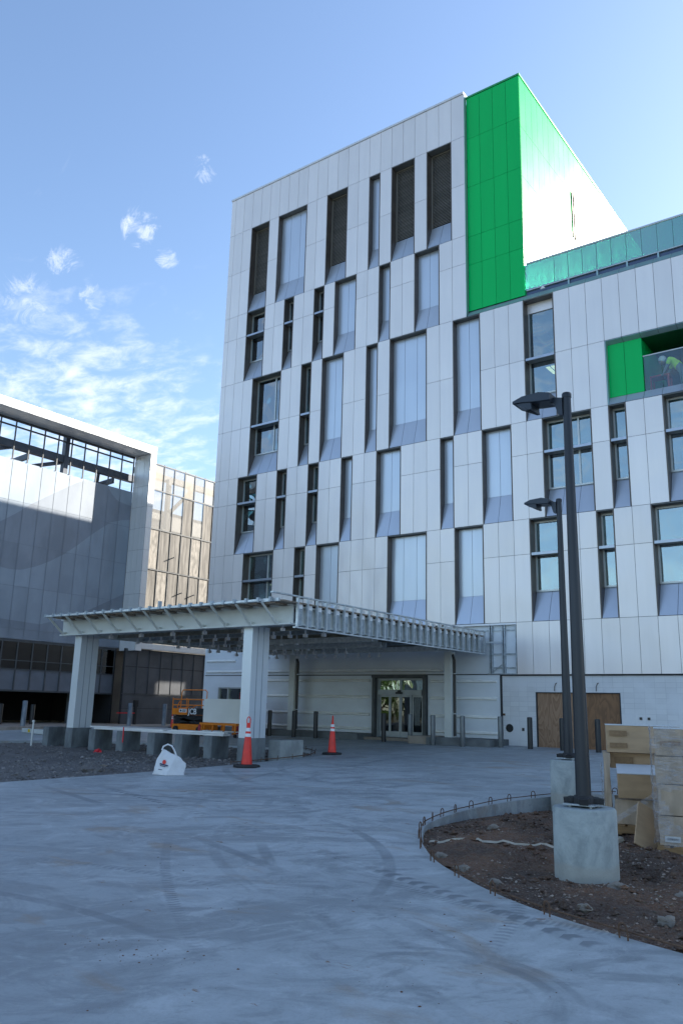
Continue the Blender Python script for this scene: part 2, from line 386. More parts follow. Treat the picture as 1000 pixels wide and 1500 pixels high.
# ------------------------------------------------------------------ ground
def catmull(pts, n=5, closed=True):
    out = []; L = len(pts)
    for i in range(L if closed else L - 1):
        g = lambda k: Vector(pts[k % L]) if closed else Vector(pts[max(0, min(L - 1, k))])
        p0, p1, p2, p3 = g(i - 1), g(i), g(i + 1), g(i + 2)
        for j in range(n):
            t = j / n
            out.append(.5 * ((2 * p1) + (p2 - p0) * t + (2 * p0 - 5 * p1 + 4 * p2 - p3) * t * t + (3 * p1 - p0 - 3 * p2 + p3) * t ** 3))
    return out
EDGE = [(-5.3, 15.75), (-5.85, 15.15), (-6.18, 14.5), (-6.36, 13.8), (-6.46, 13.14), (-6.5, 12.47), (-6.48, 11.91), (-6.42, 11.33), (-6.28, 10.63), (-6.05, 10.12), (-5.8, 9.69), (-5.39, 9.06), (-4.88, 8.46), (-4.31, 7.97), (-3.69, 7.52), (-3.01, 7.15), (-2.28, 6.88), (-1.4, 6.62)]
ISL_R = catmull(EDGE + [(0.5, 6.1), (4, 5.6), (8, 6.2), (9.5, 10), (8, 14.5), (4, 16.5), (-1, 16.9), (-4.2, 16.4)], 5)
ISL_L = catmull([(-15.48, 9.65), (-15.22, 11.04), (-14.90, 13.11), (-14.78, 14.51), (-14.70, 16.22), (-14.75, 17.72), (-15.06, 18.89), (-15.62, 19.75), (-16.49, 20.43), (-17.44, 20.75), (-20.46, 20.2), (-23.8, 19.0), (-26.3, 17.6), (-27.3, 15.2), (-27.0, 10), (-24.5, 4), (-20.5, 2), (-17.2, 3.6), (-15.9, 6.6)], 5)
def in_poly(x, y, P):
    r = False; j = len(P) - 1
    for i in range(len(P)):
        xi, yi = P[i][0], P[i][1]; xj, yj = P[j][0], P[j][1]
        if (yi > y) != (yj > y) and x < (xj - xi) * (y - yi) / (yj - yi) + xi: r = not r
        j = i
    return r
def dist_poly(x, y, P):
    d = 1e9
    for i in range(len(P)):
        ax, ay = P[i - 1][0], P[i - 1][1]; bx, by = P[i][0], P[i][1]
        t = max(0, min(1, ((x - ax) * (bx - ax) + (y - ay) * (by - ay)) / max(1e-9, (bx - ax) ** 2 + (by - ay) ** 2)))
        d = min(d, math.hypot(x - ax - t * (bx - ax), y - ay - t * (by - ay)))
    return d
def pavement():
    rect = [(-33.2, -12), (40, -12), (40, 27.0), (-33.2, 27.0)]
    vs = [Vector(p) for p in rect] + [Vector((p[0], p[1])) for p in ISL_R] + [Vector((p[0], p[1])) for p in ISL_L]
    es = []; o = 0
    for n in (4, len(ISL_R), len(ISL_L)):
        es += [(o + i, o + (i + 1) % n) for i in range(n)]; o += n
    v2, e2, f2, *_ = delaunay_2d_cdt(vs, es, [], 1, 1e-5)
    mb = MB(); mb.v = [(v.x, v.y, gz(v.y)) for v in v2]
    for f in f2:
        cx = sum(v2[i].x for i in f) / len(f); cy = sum(v2[i].y for i in f) / len(f)
        if in_poly(cx, cy, ISL_R) or in_poly(cx, cy, ISL_L): continue
        mb.f.append(tuple(f)); mb.mi.append(0)
    for P in (ISL_R, ISL_L, rect):
        for i in range(len(P)):
            a, b = P[i - 1], P[i]
            mb.face([(a[0], a[1], gz(a[1])), (b[0], b[1], gz(b[1])), (b[0], b[1], gz(b[1]) - .45), (a[0], a[1], gz(a[1]) - .45)])
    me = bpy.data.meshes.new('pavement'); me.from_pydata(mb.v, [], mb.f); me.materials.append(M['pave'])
    bm = bmesh.new(); bm.from_mesh(me); bmesh.ops.remove_doubles(bm, verts=bm.verts, dist=1e-4)
    bmesh.ops.recalc_face_normals(bm, faces=bm.faces)
    for f in bm.faces:
        if abs(f.normal.z) > .9 and f.normal.z < 0: f.normal_flip()
    bm.to_mesh(me); bm.free()
    ob = bpy.data.objects.new('pavement', me); C.objects.link(ob); structure(ob)
pavement()
def soil_height(x, y, P, far):
    d = dist_poly(x, y, P); ins = in_poly(x, y, P)
    base = .035 + far * max(0, min(1, (y - 10.5) / 3.5))
    if not ins: return gz(y) - base - .04 - max(0, d - .14) * .8
    k = min(1, d / .55)
    n = noise.noise(Vector((x * .9, y * .9, 3))) * .06 + noise.noise(Vector((x * 6, y * 6, 2))) * .03 + noise.noise(Vector((x * 3, y * 3, 7))) * .028 + noise.noise(Vector((x * 9, y * 9, 1))) * .034 + (.06 * max(0, noise.noise(Vector((x * 2.1, y * 2.1, 12)))) if far else 0)
    if far and math.hypot(x + 3.43, y - 9.12) < .75: n *= .3; base += .03
    return gz(y) - base - (1 - k) * .02 + n * (.12 + .88 * k) - .02
def island(name, P, x0, x1, y0, y1, step, far, m, mound=None):
    mb = MB(); nx = int((x1 - x0) / step); ny = int((y1 - y0) / step)
    for j in range(ny + 1):
        for i in range(nx + 1):
            x = x0 + i * step; y = y0 + j * step; z = soil_height(x, y, P, far)
            if mound:
                for (mx, my, mr, mh) in mound:
                    q = ((x - mx) / mr) ** 2 + ((y - my) / mr) ** 2
                    if q < 1: z += mh * (1 - q) ** 1.5 * (1 + .5 * noise.noise(Vector((x * 5, y * 5, 0))))
            mb.v.append((x, y, z))
    for j in range(ny):
        for i in range(nx):
            a = j * (nx + 1) + i; mb.f.append((a, a + 1, a + nx + 2, a + nx + 1)); mb.mi.append(0)
    o = mb.build(name, m, smooth=True); structure(o); return o
island('planting_bed', ISL_R, -6.8, 2.5, 5.6, 17.0, .06, .15, 'soil', [(-5.0, 9.3, .7, .05)])
island('gravel_bed', ISL_L, -27.5, -14.5, 2.0, 21.0, .11, 0., 'gravel')
g = MB()
for ys in ((-700, -60), (-60, -12), (-12, 27), (27, 60), (60, 900)):
    g.face([(-700, ys[0], gz(ys[0]) - .40), (700, ys[0], gz(ys[0]) - .40), (700, ys[1], gz(ys[1]) - .40), (-700, ys[1], gz(ys[1]) - .40)])
structure(g.build('ground', 'earth'))
# raised kerb strip in front of the garage
structure(MB().box(-40, -33.2, -5, 60, -.6, -.02).build('sidewalk', 'plinth_tan'))
structure(MB().box(-33.2, 40, 27.0, 70, -.6, -.03).build('building_pad', 'plinth'))

def pebbles(name, P, box, n, r0, r1, far, m, bias=None):
    mb = MB(); k = 0; rnd = random.Random(3)
    while k < n:
        x = rnd.uniform(box[0], box[1]); y = rnd.uniform(box[2], box[3])
        if bias and rnd.random() > bias(x, y): continue
        if not in_poly(x, y, P): continue
        k += 1; r = r0 * (r1 / r0) ** (rnd.random() ** 2.2); z = soil_height(x, y, P, far) + r * .25
        i = len(mb.v); a = rnd.random() * 6.28
        for q in range(4):
            t = a + q * 1.57 + rnd.uniform(-.3, .3); rr = r * rnd.uniform(.7, 1.25); mb.v.append((x + rr * math.cos(t), y + rr * math.sin(t), z + r * rnd.uniform(-.25, .25)))
        mb.v.append((x + r * rnd.uniform(-.3, .3), y + r * rnd.uniform(-.3, .3), z + r * rnd.uniform(.45, .8))); mb.v.append((x, y, z - r * .6))
        for q in range(4):
            mb.f.append((i + q, i + (q + 1) % 4, i + 4)); mb.f.append((i + (q + 1) % 4, i + q, i + 5)); mb.mi += [0, 0]
    o = mb.build(name, m); o['kind'] = 'stuff'; return o
pebbles('soil_pebbles', ISL_R, (-6.5, 0.5, 6.6, 16.5), 14000, .004, .024, .15, 'pebble', lambda x, y: max(.12, 1.15 - (y - 6.5) * .12) * max(.06, min(1, .5 + 1.6 * noise.noise(Vector((x * 1.3, y * 1.3, 4))))))
pebbles('crushed_stone', ISL_L, (-26.5, -14.7, 8, 21), 9000, .010, .06, 0., 'pebble2', lambda x, y: 1 if x > -20 else .5)
def crumbs():
    mb = MB(); rnd = random.Random(9)
    spots = [(-4.9, 4.35, .35, 60), (-5.5, 4.3, .12, 14), (-3.0, 4.9, .2, 14), (-7.2, 6.5, .3, 12), (-5.0, 6.6, .5, 14), (-9.5, 8.0, 1.2, 16), (-3.6, 6.1, .5, 16), (-6.8, 9.6, 1.0, 20), (-8, 12, 2.5, 26), (-3.2, 5.6, 1.3, 24), (-6, 5, 2.2, 26)]
    for cx, cy, sp_, n in spots:
        for _ in range(n):
            x, y = cx + rnd.gauss(0, sp_), cy + rnd.gauss(0, sp_ * .5)
            if in_poly(x, y, ISL_R) or in_poly(x, y, ISL_L): continue
            r = .003 + .011 * rnd.random() ** 3; z = gz(y) + r * .2; i0 = len(mb.v); a = rnd.random() * 6
            for q in range(5): t = a + q * 1.257; mb.v.append((x + r * rnd.uniform(.7, 1.4) * math.cos(t), y + r * rnd.uniform(.7, 1.4) * math.sin(t), z - r * .3))
            mb.v.append((x + r * rnd.uniform(-.4, .4), y + r * rnd.uniform(-.4, .4), z + r * .3))
            for q in range(5): mb.f.append((i0 + q, i0 + (q + 1) % 5, i0 + 5)); mb.mi.append(0)
    o = mb.build('clay_crumbs', mat('red_clay', (.15, .07, .035), .9, 0, .4, 9)); o['kind'] = 'stuff'
crumbs()
pebbles('soil_clods', ISL_R, (-6.4, 0.3, 6.8, 15.5), 2600, .012, .07, .15, 'soil', lambda x, y: max(.05, min(1, .45 + 1.8 * noise.noise(Vector((x * 1.1, y * 1.1, 9))))))
def rock(name, loc, r, label, group, sz=.6, seed=0, m='stone'):
    bm = bmesh.new(); bmesh.ops.create_icosphere(bm, subdivisions=3, radius=r)
    for v in bm.verts:
        q = v.co.normalized(); k = 1 + .55 * noise.noise(q * 1.3 + Vector((seed, 0, 0))) + .22 * noise.noise(q * 3.5 + Vector((seed, 3, 0))) + .10 * noise.noise(q * 9 + Vector((seed, 3, 4)))
        v.co = v.co * k; v.co.z *= sz
    o = MB().add(bm).build(name, m); o.location = loc; tag(o, label, 'stone', group); return o
for i, (x, y, r, lb) in enumerate([(-2.95, 8.72, .10, 'pale flat stone beside the foot of the nearer lamp base'), (-2.22, 7.72, .08, 'grey stone near the kerb edge at the right of the soil bed'),
        (-4.05, 8.22, .07, 'small pale stone lying by the rebar in front of the lamp base'), (-5.1, 8.95, .09, 'brown clod of stone close to the curved rebar edge'),
        (-2.9, 7.62, .06, 'rounded pale stone between the lamp base and the kerb'), (-2.35, 8.7, .07, 'small stone on the soil below the wrapped carton stack'),
        (-5.55, 11.2, .07, 'pale stone on the far side of the loose strap'), (-4.6, 8.5, .085, 'dark brown lump of soil inside the rebar edge')]):
    rock('stone', (x, y, soil_height(x, y, ISL_R, .15) + r * .2), r, lb, 'loose stones in the soil bed', seed=i * 3.1)
for (x, y, r, sd, lb) in [(-16.35, 12.5, .42, 1, 'heap of grey crushed stone beside the white bag')]:
    rock('stone_heap', (x, y, gz(y) - .12), r, lb, None, .55, sd, 'gravel')
for i, (x, y, r, lb) in enumerate([(-17.0, 13.3, .08, 'pale chunk of stone left of the crushed stone heap'), (-17.6, 14.6, .07, 'small pale stone in front of the concrete blocks'), (-23.9, 14.6, .09, 'pale rubble piece beside the white pipe')]):
    rock('stone', (x, y, soil_height(x, y, ISL_L, 0) + r * .3), r, lb, 'loose stones on the gravel', seed=20 + i)

# ------------------------------------------------------------------ main building
U = lambda k: -27.58 + .6095 * k
XL, XC, XR = -27.89, -14.15, -11.70        # tower's left edge, start of green, green corner
HB = thing('clinic_building', 'seven storey grey panel building with a bright green corner and staggered windows', 'building', (-14, 27, 0))
ROWS = {1: (20.23, 27.08, (22.66, 24.97)), 2: (16.55, 20.23, (18.95,)), 3: (11.635, 16.55, (14.08,)), 4: (7.92, 11.635, (10.35,)), 5: (4.225, 7.92, (6.63,))}
OPEN = {1: [(2, 4, 'L'), (5, 8, 'P'), (10, 12, 'L'), (14, 15, 'P'), (16, 18, 'L'), (19, 21, 'L')],
        2: [(2, 4, 'W'), (6, 7, 'W'), (9, 10, 'W'), (11, 13, 'P'), (15, 16, 'P'), (18, 20, 'P')],
        3: [(3, 6, 'W'), (8, 9, 'W'), (10, 12, 'P'), (14, 15, 'P'), (16, 19, 'P'), (21, 23, 'P'), (26, 28, 'W'), (31, 47, 'B')],
        4: [(2, 4, 'W'), (6, 7, 'W'), (9, 10, 'W'), (12, 13, 'P'), (15, 17, 'P'), (20, 21, 'P'), (23, 25, 'P'), (27, 30, 'W'), (31, 32, 'W'), (34, 37, 'W'), (39, 40, 'W'), (42, 45, 'W'), (48, 50, 'W')],
        5: [(3, 6, 'W'), (8, 9, 'W'), (10, 12, 'P'), (16, 19, 'P'), (21, 23, 'P'), (26, 28, 'W'), (30, 31, 'W'), (33, 36, 'W'), (38, 39, 'W'), (41, 44, 'W'), (47, 48, 'W')]}
KEND = 62
G_ = .0065
clad = MB(); back = MB()
def cell(x0, x1, z0, z1, mb=clad, y=D):
    mb.box(x0 + G_, x1 - G_, y, y + .025, z0 + G_, z1 - G_); back.box(x0, x1, y + .032, y + .07, z0, z1)
for r, (zb, zt, js) in ROWS.items():
    kmax = 22 if r < 3 else KEND
    edges = [(XL, U(0), -1)] + [(U(k), U(k + 1) if not (r < 3 and k == 21) else XC, k) for k in range(kmax)]
    zs = [zb, *js, zt]
    for x0, x1, k in edges:
        op = next((o for o in OPEN[r] if o[0] <= k < o[1]), None)
        for a, b in zip(zs[:-1], zs[1:]):
            if op:
                top = 24.97 if r == 1 else (14.08 if op[2] == 'B' else zt)
                if a < top - .01: continue
            cell(x0, x1, a, b)
for k in range(25, KEND): cell(U(k), U(k + 1), 2.405, 4.225)
clad.build('cladding', 'panel', HB); back.build('cladding_backing', 'joint', HB)

def jambs(x0, x1, zb, zt, dep, zk):
    mb = MB(); t = .035; y0 = D - .007; y1 = D + dep
    for a in (x0 + .004, x1 - .004 - t): mb.box(a, a + t, y0, y1, zb + .012, zt - .012)
    mb.box(x0 + .004 + t, x1 - .004 - t, y0 + .004, y1, zt - .042, zt - .013, 1)
    return mb
def sill(x0, x1, zb, zk, dep, mb=None, mi=0):
    mb = mb or MB(); n = max(1, round((x1 - x0) / .6095)); w = (x1 - x0) / n
    for i in range(n):
        a = x0 + i * w + (.045 if i == 0 else G_); b = x0 + (i + 1) * w - (.045 if i == n - 1 else G_)
        y0, y1 = D + .004, D + dep
        mb.prism([(y0, zb + .012), (y0 + .02, zb + .012), (y1, zk - .03), (y1, zk)], a, b, 0, mi)
    return mb
LIT = {(3, 3), (5, 3), (3, 26), (5, 33)}
def window(r, k0, k1):
    zb, zt, js = ROWS[r]; zj = js[0]; x0, x1 = U(k0), U(k1); dep = .41; zk = zb + 1.08
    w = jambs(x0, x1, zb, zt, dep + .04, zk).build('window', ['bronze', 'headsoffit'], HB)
    sill(x0, x1, zb, zk, dep).build('sill', 'panel_sky_tint', w)
    fy0, fy1 = D + .36, D + .43; a, b = x0 + .041, x1 - .041
    fr = MB(); t = .055; zt2 = zt - .045
    for p in (a, b - t): fr.box(p, p + t, fy0, fy1, zk, zt2)
    for z0, z1 in ((zk, zk + .06), (zt2 - .07, zt2), (zj - .03, zj + .03)): fr.box(a + t, b - t, fy0 + .003, fy1 - .003, z0, z1)
    if k1 - k0 == 3: fr.box(U(k0 + 2) - .03, U(k0 + 2) + .03, fy0 + .001, fy1, zk + .06, zt2 - .07)
    fr.build('frame', 'frame', w)
    pn = MB(); pn.box(a + .03, b - .03, D + .395, D + .403, zk + .04, zj); pn.box(a + .03, b - .03, D + .395, D + .403, zj + .01, zt2 - .04)
    pn.build('pane', 'glass', w)
    if (r, k0) != (3, 26): MB().box(a + .03, b - .03, D + .46, D + .47, zj + .12, zt2).build('roller_shade', 'shade', w)
    sh = MB().prism([(D + .01, zj - .05), (D + .355, zj - .05), (D + .355, zj + .02), (D + .01, zj + .045)], x0 + .043, x1 - .043, 0)
    sh.build('light_shelf', 'shelf', w)
    if (r, k0) in LIT:
        c = (x0 + x1) / 2 + (.1 if k0 != 26 else .05)
        l = MB()
        for q in (-.17, .03): l.box(c + q, c + q + .14, D + .85, D + 1.6, zj - .11, zj - .09)
        l.build('ceiling_light', 'lit', w)
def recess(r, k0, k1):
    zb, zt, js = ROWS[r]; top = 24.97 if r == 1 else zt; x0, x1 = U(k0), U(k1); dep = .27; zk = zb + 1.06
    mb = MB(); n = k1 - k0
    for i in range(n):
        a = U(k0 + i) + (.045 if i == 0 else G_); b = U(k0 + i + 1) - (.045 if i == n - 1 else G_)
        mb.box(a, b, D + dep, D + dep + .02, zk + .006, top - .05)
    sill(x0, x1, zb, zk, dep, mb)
    p = mb.build('recessed_panel', 'panel_sky_tint', HB)
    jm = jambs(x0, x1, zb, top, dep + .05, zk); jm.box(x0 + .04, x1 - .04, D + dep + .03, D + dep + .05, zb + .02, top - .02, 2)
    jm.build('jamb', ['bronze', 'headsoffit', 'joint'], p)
def louver(r, k0, k1):
    zb, zt, js = ROWS[r]; top = 24.97; x0, x1 = U(k0), U(k1); dep = .38; zk = zb + 1.12
    mb = MB(); z = zk + .06; a, b = x0 + .09, x1 - .09
    while z < top - .16:
        mb.prism([(D + dep + .0, z), (D + dep + .012, z - .004), (D + dep + .06, z + .06), (D + dep + .05, z + .066)], a, b, 0); z += .072
    p = mb.build('louver', 'louver', HB)
    jm = jambs(x0, x1, zb, top, dep + .12, zk); jm.box(x0 + .04, x1 - .04, D + dep + .10, D + dep + .12, zb + .02, top - .02, 2)
    jm.build('jamb', ['bronze', 'headsoffit', 'joint'], p)
    fr = MB()
    for q in (x0 + .041, x1 - .041 - .05): fr.box(q, q + .05, D + dep - .03, D + dep + .05, zk, top - .044)
    fr.box(x0 + .091, x1 - .091, D + dep - .028, D + dep + .05, top - .10, top - .046)
    fr.build('frame', mat_frame_dark, p); sill(x0, x1, zb, zk, dep).build('sill', 'panel_sky_tint', p)
mat_frame_dark = mat('louver_frame', (.26, .25, .22), .45, .4)
for r in OPEN:
    for k0, k1, t in OPEN[r]:
        if t == 'W': window(r, k0, k1)
        elif t == 'P': recess(r, k0, k1)
        elif t == 'L': louver(r, k0, k1)
# copings, tower sides
MB().box(XL - .03, XC - .012, D - .03, D + .5, 27.085, 27.19).build('coping', 'coping', HB)
rv = MB().box(XC - .01, XC + .005, D + .003, D + .20, 16.6, 27.07); rv.build('reveal', 'tealedge', HB)
# green block: front and sun-facing side
gp = MB(); YG = D + .2; zs = [16.86, 18.93, 20.22, 22.56, 24.90, 26.94]
xs = [XC + .012 + i * (XR - XC - .012) / 4 for i in range(5)]
for i in range(4):
    for a, b in zip(zs[:-1], zs[1:]): cell(xs[i], xs[i + 1], a, b, gp, YG)
YE = 46.5; n = 32; w = (YE - YG) / n; zz = [15.5, 18.30, 20.2, 22.2, 24.53, 26.94]; gb = MB()
for i in range(n):
    for a, b in zip(zz[:-1], zz[1:]):
        y0 = YG + i * w; y1 = y0 + w
        if i == 9 and 22.2 <= a < 24.6:      # the slit window's bay
            if a < 24: gp.box(XR - .025, XR, y0 + G_, y0 + .13, a + G_, b - G_); gp.box(XR - .025, XR, y0 + .42, y1 - G_, a + G_, b - G_); continue
        gp.box(XR - .025, XR, y0 + G_ + ((.075 if a < 18 else .03) if i == 0 else 0), y1 - G_, a + G_, b - G_)
gp.build('green_cladding', 'green', HB)
MB().box(XR - .07, XR - .032, YG + .04, YE, 15.5, 26.94).build('cladding_backing', 'joint', HB)
MB().box(XC - .02, XR + .03, YG - .03, YE, 26.95, 27.03).build('coping', 'coping_green', HB)
yS = YG + 9 * w
MB().box(XR - .03, XR + .05, yS + .14, yS + .17, 22.25, 24.6).box(XR - .03, XR + .05, yS + .38, yS + .41, 22.25, 24.6).box(XR - .03, XR + .05, yS + .17, yS + .38, 24.55, 24.6).box(XR - .03, XR - .005, yS + .17, yS + .38, 22.25, 24.55).build('slit_window', 'bronze', HB)
# sloped sill below green block and glass parapet
sl = MB(); x = XC + .02
X0 = [x + .6 * i for i in range(5)] + [U(k) for k in range(27, KEND + 1)]
for a, b in zip(X0[:-1], X0[1:]):
    sl.prism([(D + .002, 16.56), (D + .03, 16.56), (D + .235, 16.80), (D + .235, 16.84)], a + G_, b - G_, 0)
sl.build('sloped_sill', 'tealedge', HB)
bb = MB().box(XR + .002, U(KEND), D + .30, D + .33, 16.7, 17.14); bb.build('parapet_band', mat('blue_band', (.06, .09, .16), .3, .3), HB)
px = [XR - .02, -10.52] + [-10.52 + .545 * i for i in range(1, 38)]
gl = MB(); ps = MB(); gl2 = MB()
for i, (a, b) in enumerate(zip(px[:-1], px[1:])):
    gl.box(a + .006, b - .006, D + .245, D + .258, 17.06, 18.17)
    gl2.box(b - .012, b + .012, D + .259, D + .272, 17.06, 18.17)
    if i % 2 == 1: ps.box(b - .03, b + .03, D + .23, D + .29, 16.8, 17.05)
gl.build('glass_parapet', 'glass_teal', HB); gl2.build('glass_joint', mat('glass_gasket', (.03, .06, .06), .5), HB); ps.build('parapet_post', 'tealedge', HB)
rl = MB().box(XR + .05, px[-1], D + .22, D + .285, 18.175, 18.24).box(XR + .05, px[-1], D + .225, D + .28, 17.03, 17.06); rl.build('parapet_rail', 'frame', HB)
MB().prism([(-11.05, 16.88), (-10.85, 16.88), (-10.95, 17.0)], D + .1, D + .16, 1).build('roof_anchor', 'white', HB)
# balcony
bx0, bx1 = U(31), U(47); zb, zt = 11.635, 14.08
fr = MB().box(bx0 + .005, bx0 + .03, D + .002, D + .20, zb + .01, zt - .01).build('reveal', 'tealedge', HB)
hd = MB()
for k in range(31, 47): hd.prism([(D + .003, zt - .012), (D + .003, zt - .03), (D + .22, zt - .13), (D + .22, zt - .10)], U(k) + G_, U(k + 1) - G_, 0)
hd.build('balcony_head', 'tealedge', HB)
bs = MB()
for k in range(31, 47): bs.prism([(D + .003, zb + .012), (D + .03, zb + .012), (D + .22, zb + .30), (D + .22, zb + .33)], U(k) + G_, U(k + 1) - G_, 0)
bs.build('sloped_sill', 'panel_sky_tint', HB)
gpn = MB()
for k in (31, 32): gpn.box(U(k) + (.03 if k == 31 else G_), U(k + 1) - G_, D + .205, D + .23, zb + .33, zt - .13)
gx = U(33)
gpn.box(gx - .03, gx - .006, D + .24, D + 3.2, zb + .3, zt - .1)                      # side wall
gpn.build('green_cladding', 'green', HB)
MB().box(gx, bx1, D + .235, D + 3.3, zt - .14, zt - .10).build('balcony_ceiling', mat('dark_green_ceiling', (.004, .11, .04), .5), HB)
MB().box(gx - .03, bx1, D + .235, D + 3.3, zb + .1, zb + .2).build('balcony_floor', 'concrete', HB)
MB().box(gx, bx1, D + 3.2, D + 3.3, zb + .2, zt - .14).build('balcony_wall', 'interior', HB)
bg = MB(); br = MB()
for i in range(13):
    a = gx + .02 + .6 * i; bg.box(a + .006, a + .594, D + .225, D + .238, zb + .31, zb + 1.60)
bg.build('balustrade_glass', 'glass_rail', HB); br.box(gx + .01, gx + 7.9, D + .21, D + .25, zb + 1.60, zb + 1.635).build('balustrade_rail', 'frame', HB)
# storey slabs, interior and body
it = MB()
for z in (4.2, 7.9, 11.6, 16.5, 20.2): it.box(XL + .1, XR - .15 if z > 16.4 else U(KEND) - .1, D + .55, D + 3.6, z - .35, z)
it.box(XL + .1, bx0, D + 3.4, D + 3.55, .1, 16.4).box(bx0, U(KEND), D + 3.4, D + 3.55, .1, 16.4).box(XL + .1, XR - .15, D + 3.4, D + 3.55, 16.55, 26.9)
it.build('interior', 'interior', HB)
bd = MB()
bd.box(XL, XL + .06, D + .08, 34.5, -.1, 27.08)                         # left wall
bd.box(XL + .06, XC, 30.9, 34.5, 0, 27.0).box(XL + .06, XR - .09, D + .5, 30.9, 26.6, 26.93)
bd.box(XC, XR - .09, 30.9, YE - .05, 0, 26.9)
bd.box(XL, XC, 34.5, YE, 0, 21.3)
bd.box(XR - .08, 26, 31.0, YE, 0, 16.3).box(XR - .08, 26, D + .35, 31.0, 16.1, 16.5).box(U(KEND), 26, D, 31, 0, 18.2)
bd.build('wall', 'panel', HB)
# ground floor: sheathing wall with rails, entrance, block wall
YW = D + .05
sw = MB().box(XL + .02, -26.9, YW, YW + .2, 0.0, 4.2).box(-25.4, -18.42, YW, YW + .2, .2, 2.39).box(-15.98, -13.03, YW, YW + .2, .2, 2.39).box(-26.9, -25.4, YW, YW + .2, 1.9, 4.2).box(-26.9, -25.4, YW, YW + .2, 0, .6).box(-25.4, U(25), YW + .08, YW + .2, 2.43, 4.2)
sw.build('sheathing_wall', 'sheath', HB)
for (x0, x1), zl in {(-25.3, -18.6): (2.19, 1.56, .90, .35), (-25.9, -15.3): (2.57,), (-15.85, -13.15): (2.17, 1.56, .92, .37), (-27.7, -25.9): (2.57, 3.05)}.items():
    for z in zl: MB().prism([(YW - .075, z - .02), (YW - .002, z - .055), (YW - .002, z + .065), (YW - .075, z + .0)], x0, x1, 0).build('wall_rail', 'galv_bright', HB)
MB().box(XL + .1, -13.0, YW - .012, YW - .002, 2.395, 2.425).box(-13.02, -12.96, YW - .03, YW + .1, 0, 2.4).build('wall_joint', 'joint', HB)
pl = MB().box(-27.5, -18.4, 25.95, YW - .003, -.3, .2, 0).box(-15.95, -15.2, 25.6, YW - .003, -.3, .22, 1).box(-15.2, -12.75, 25.6, YW - .003, -.3, .2, 0).box(-18.4, -15.95, 26.4, YW - .003, -.3, .08, 1)
pl.build('plinth', ['plinth', 'plinth_tan'], HB)
# side window
sg = MB().box(-26.9, -25.4, YW + .06, YW + .07, .6, 1.9); wv = MB()
for a in (-26.9, -26.32, -25.46): wv.box(a, a + .06, YW - .02, YW + .1, .6, 1.9)
wv.box(-26.84, -25.46, YW - .018, YW + .1, 1.84, 1.9).box(-26.84, -25.46, YW - .018, YW + .1, .6, .66)
wo = wv.build('window', 'frame', HB); sg.build('pane', 'glass', wo)
# sliding entrance doors
dx0, dx1 = -18.40, -16.0
dr = MB().box(dx0, dx0 + .12, YW - .16, YW + .2, .08, 2.40).box(dx1 - .12, dx1, YW - .16, YW + .2, .08, 2.40).box(dx0 - .02, dx1 + .02, YW - .18, YW + .2, 2.30, 2.42)
do = dr.build('entrance_portal', mat('portal_steel', (.09, .10, .105), .45, .3, .3, 3), HB)
hf = MB(); a, b = dx0 + .13, dx1 - .13
hf.box(a, a + .09, YW, YW + .12, .08, 2.28).box(b - .09, b, YW, YW + .12, .08, 2.28).box(a + .09, b - .09, YW + .002, YW + .12, 2.20, 2.28).box(a + .09, b - .09, YW - .06, YW + .12, 1.66, 1.84).box((a + b) / 2 - .03, (a + b) / 2 + .03, YW + .004, YW + .12, 1.84, 2.20)
hf.build('door_frame', 'door', do)
MB().box(a + .09, b - .09, YW + .06, YW + .07, 1.84, 2.2).build('transom_pane', 'glass', do)
MB().box((a + b) / 2 - .14, (a + b) / 2 + .14, YW - .12, YW - .06, 1.69, 1.76).box((a + b) / 2 - .07, (a + b) / 2 + .07, YW - .10, YW - .06, 1.76, 1.83).build('door_sensor', 'rubber', do)
wl = (b - a - .18) / 4
for i in range(4):
    p = a + .09 + i * wl; yy = YW + (.02 if i in (1, 2) else .06)
    lf = MB()
    for q in (p + .004, p + wl - .064): lf.box(q, q + .06, yy, yy + .04, .09, 1.66)
    lf.box(p + .064, p + wl - .064, yy + .002, yy + .04, .09, .30).box(p + .064, p + wl - .064, yy + .002, yy + .04, 1.58, 1.66)
    lo = lf.build('door_leaf', 'door', HB)
    MB().box(p + .06, p + wl - .06, yy + .015, yy + .022, .29, 1.6).build('pane', 'glass_door', lo)
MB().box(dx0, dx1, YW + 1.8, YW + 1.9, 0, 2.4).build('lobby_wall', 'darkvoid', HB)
# exposed studs where the cladding is still missing
st = MB(); s0, s1 = U(20.4), U(25)
for x in (-15.0, -13.42, -13.33, -12.92, -12.84, -12.40): st.box(x, x + .035, D + .02, D + .12, 2.45, 4.14)
for z in (3.10, 2.62, 3.95): st.box(-13.42, -12.37, D + .085, D + .117, z, z + .05)
st.box(-15.0, -13.38, D + .085, D + .117, 3.95, 4.0)
st.bar((-13.3, D + .06, 2.5), (-12.95, D + .06, 2.75), .03)
MB().box(-13.6, -12.9, D - .09, D - .05, 3.50, 3.56).build('strut', 'galv', HB)
so = st.build('stud_frame', 'galv_dull', HB)
MB().box(-15.15, U(25) - .01, D + .0, D + .1, 4.15, 4.215).build('top_track', 'flash', HB)
MB().box(-13.5, U(25) - .01, D + .01, D + .12, 2.41, 2.445).build('bottom_track', 'galv_dull', HB)
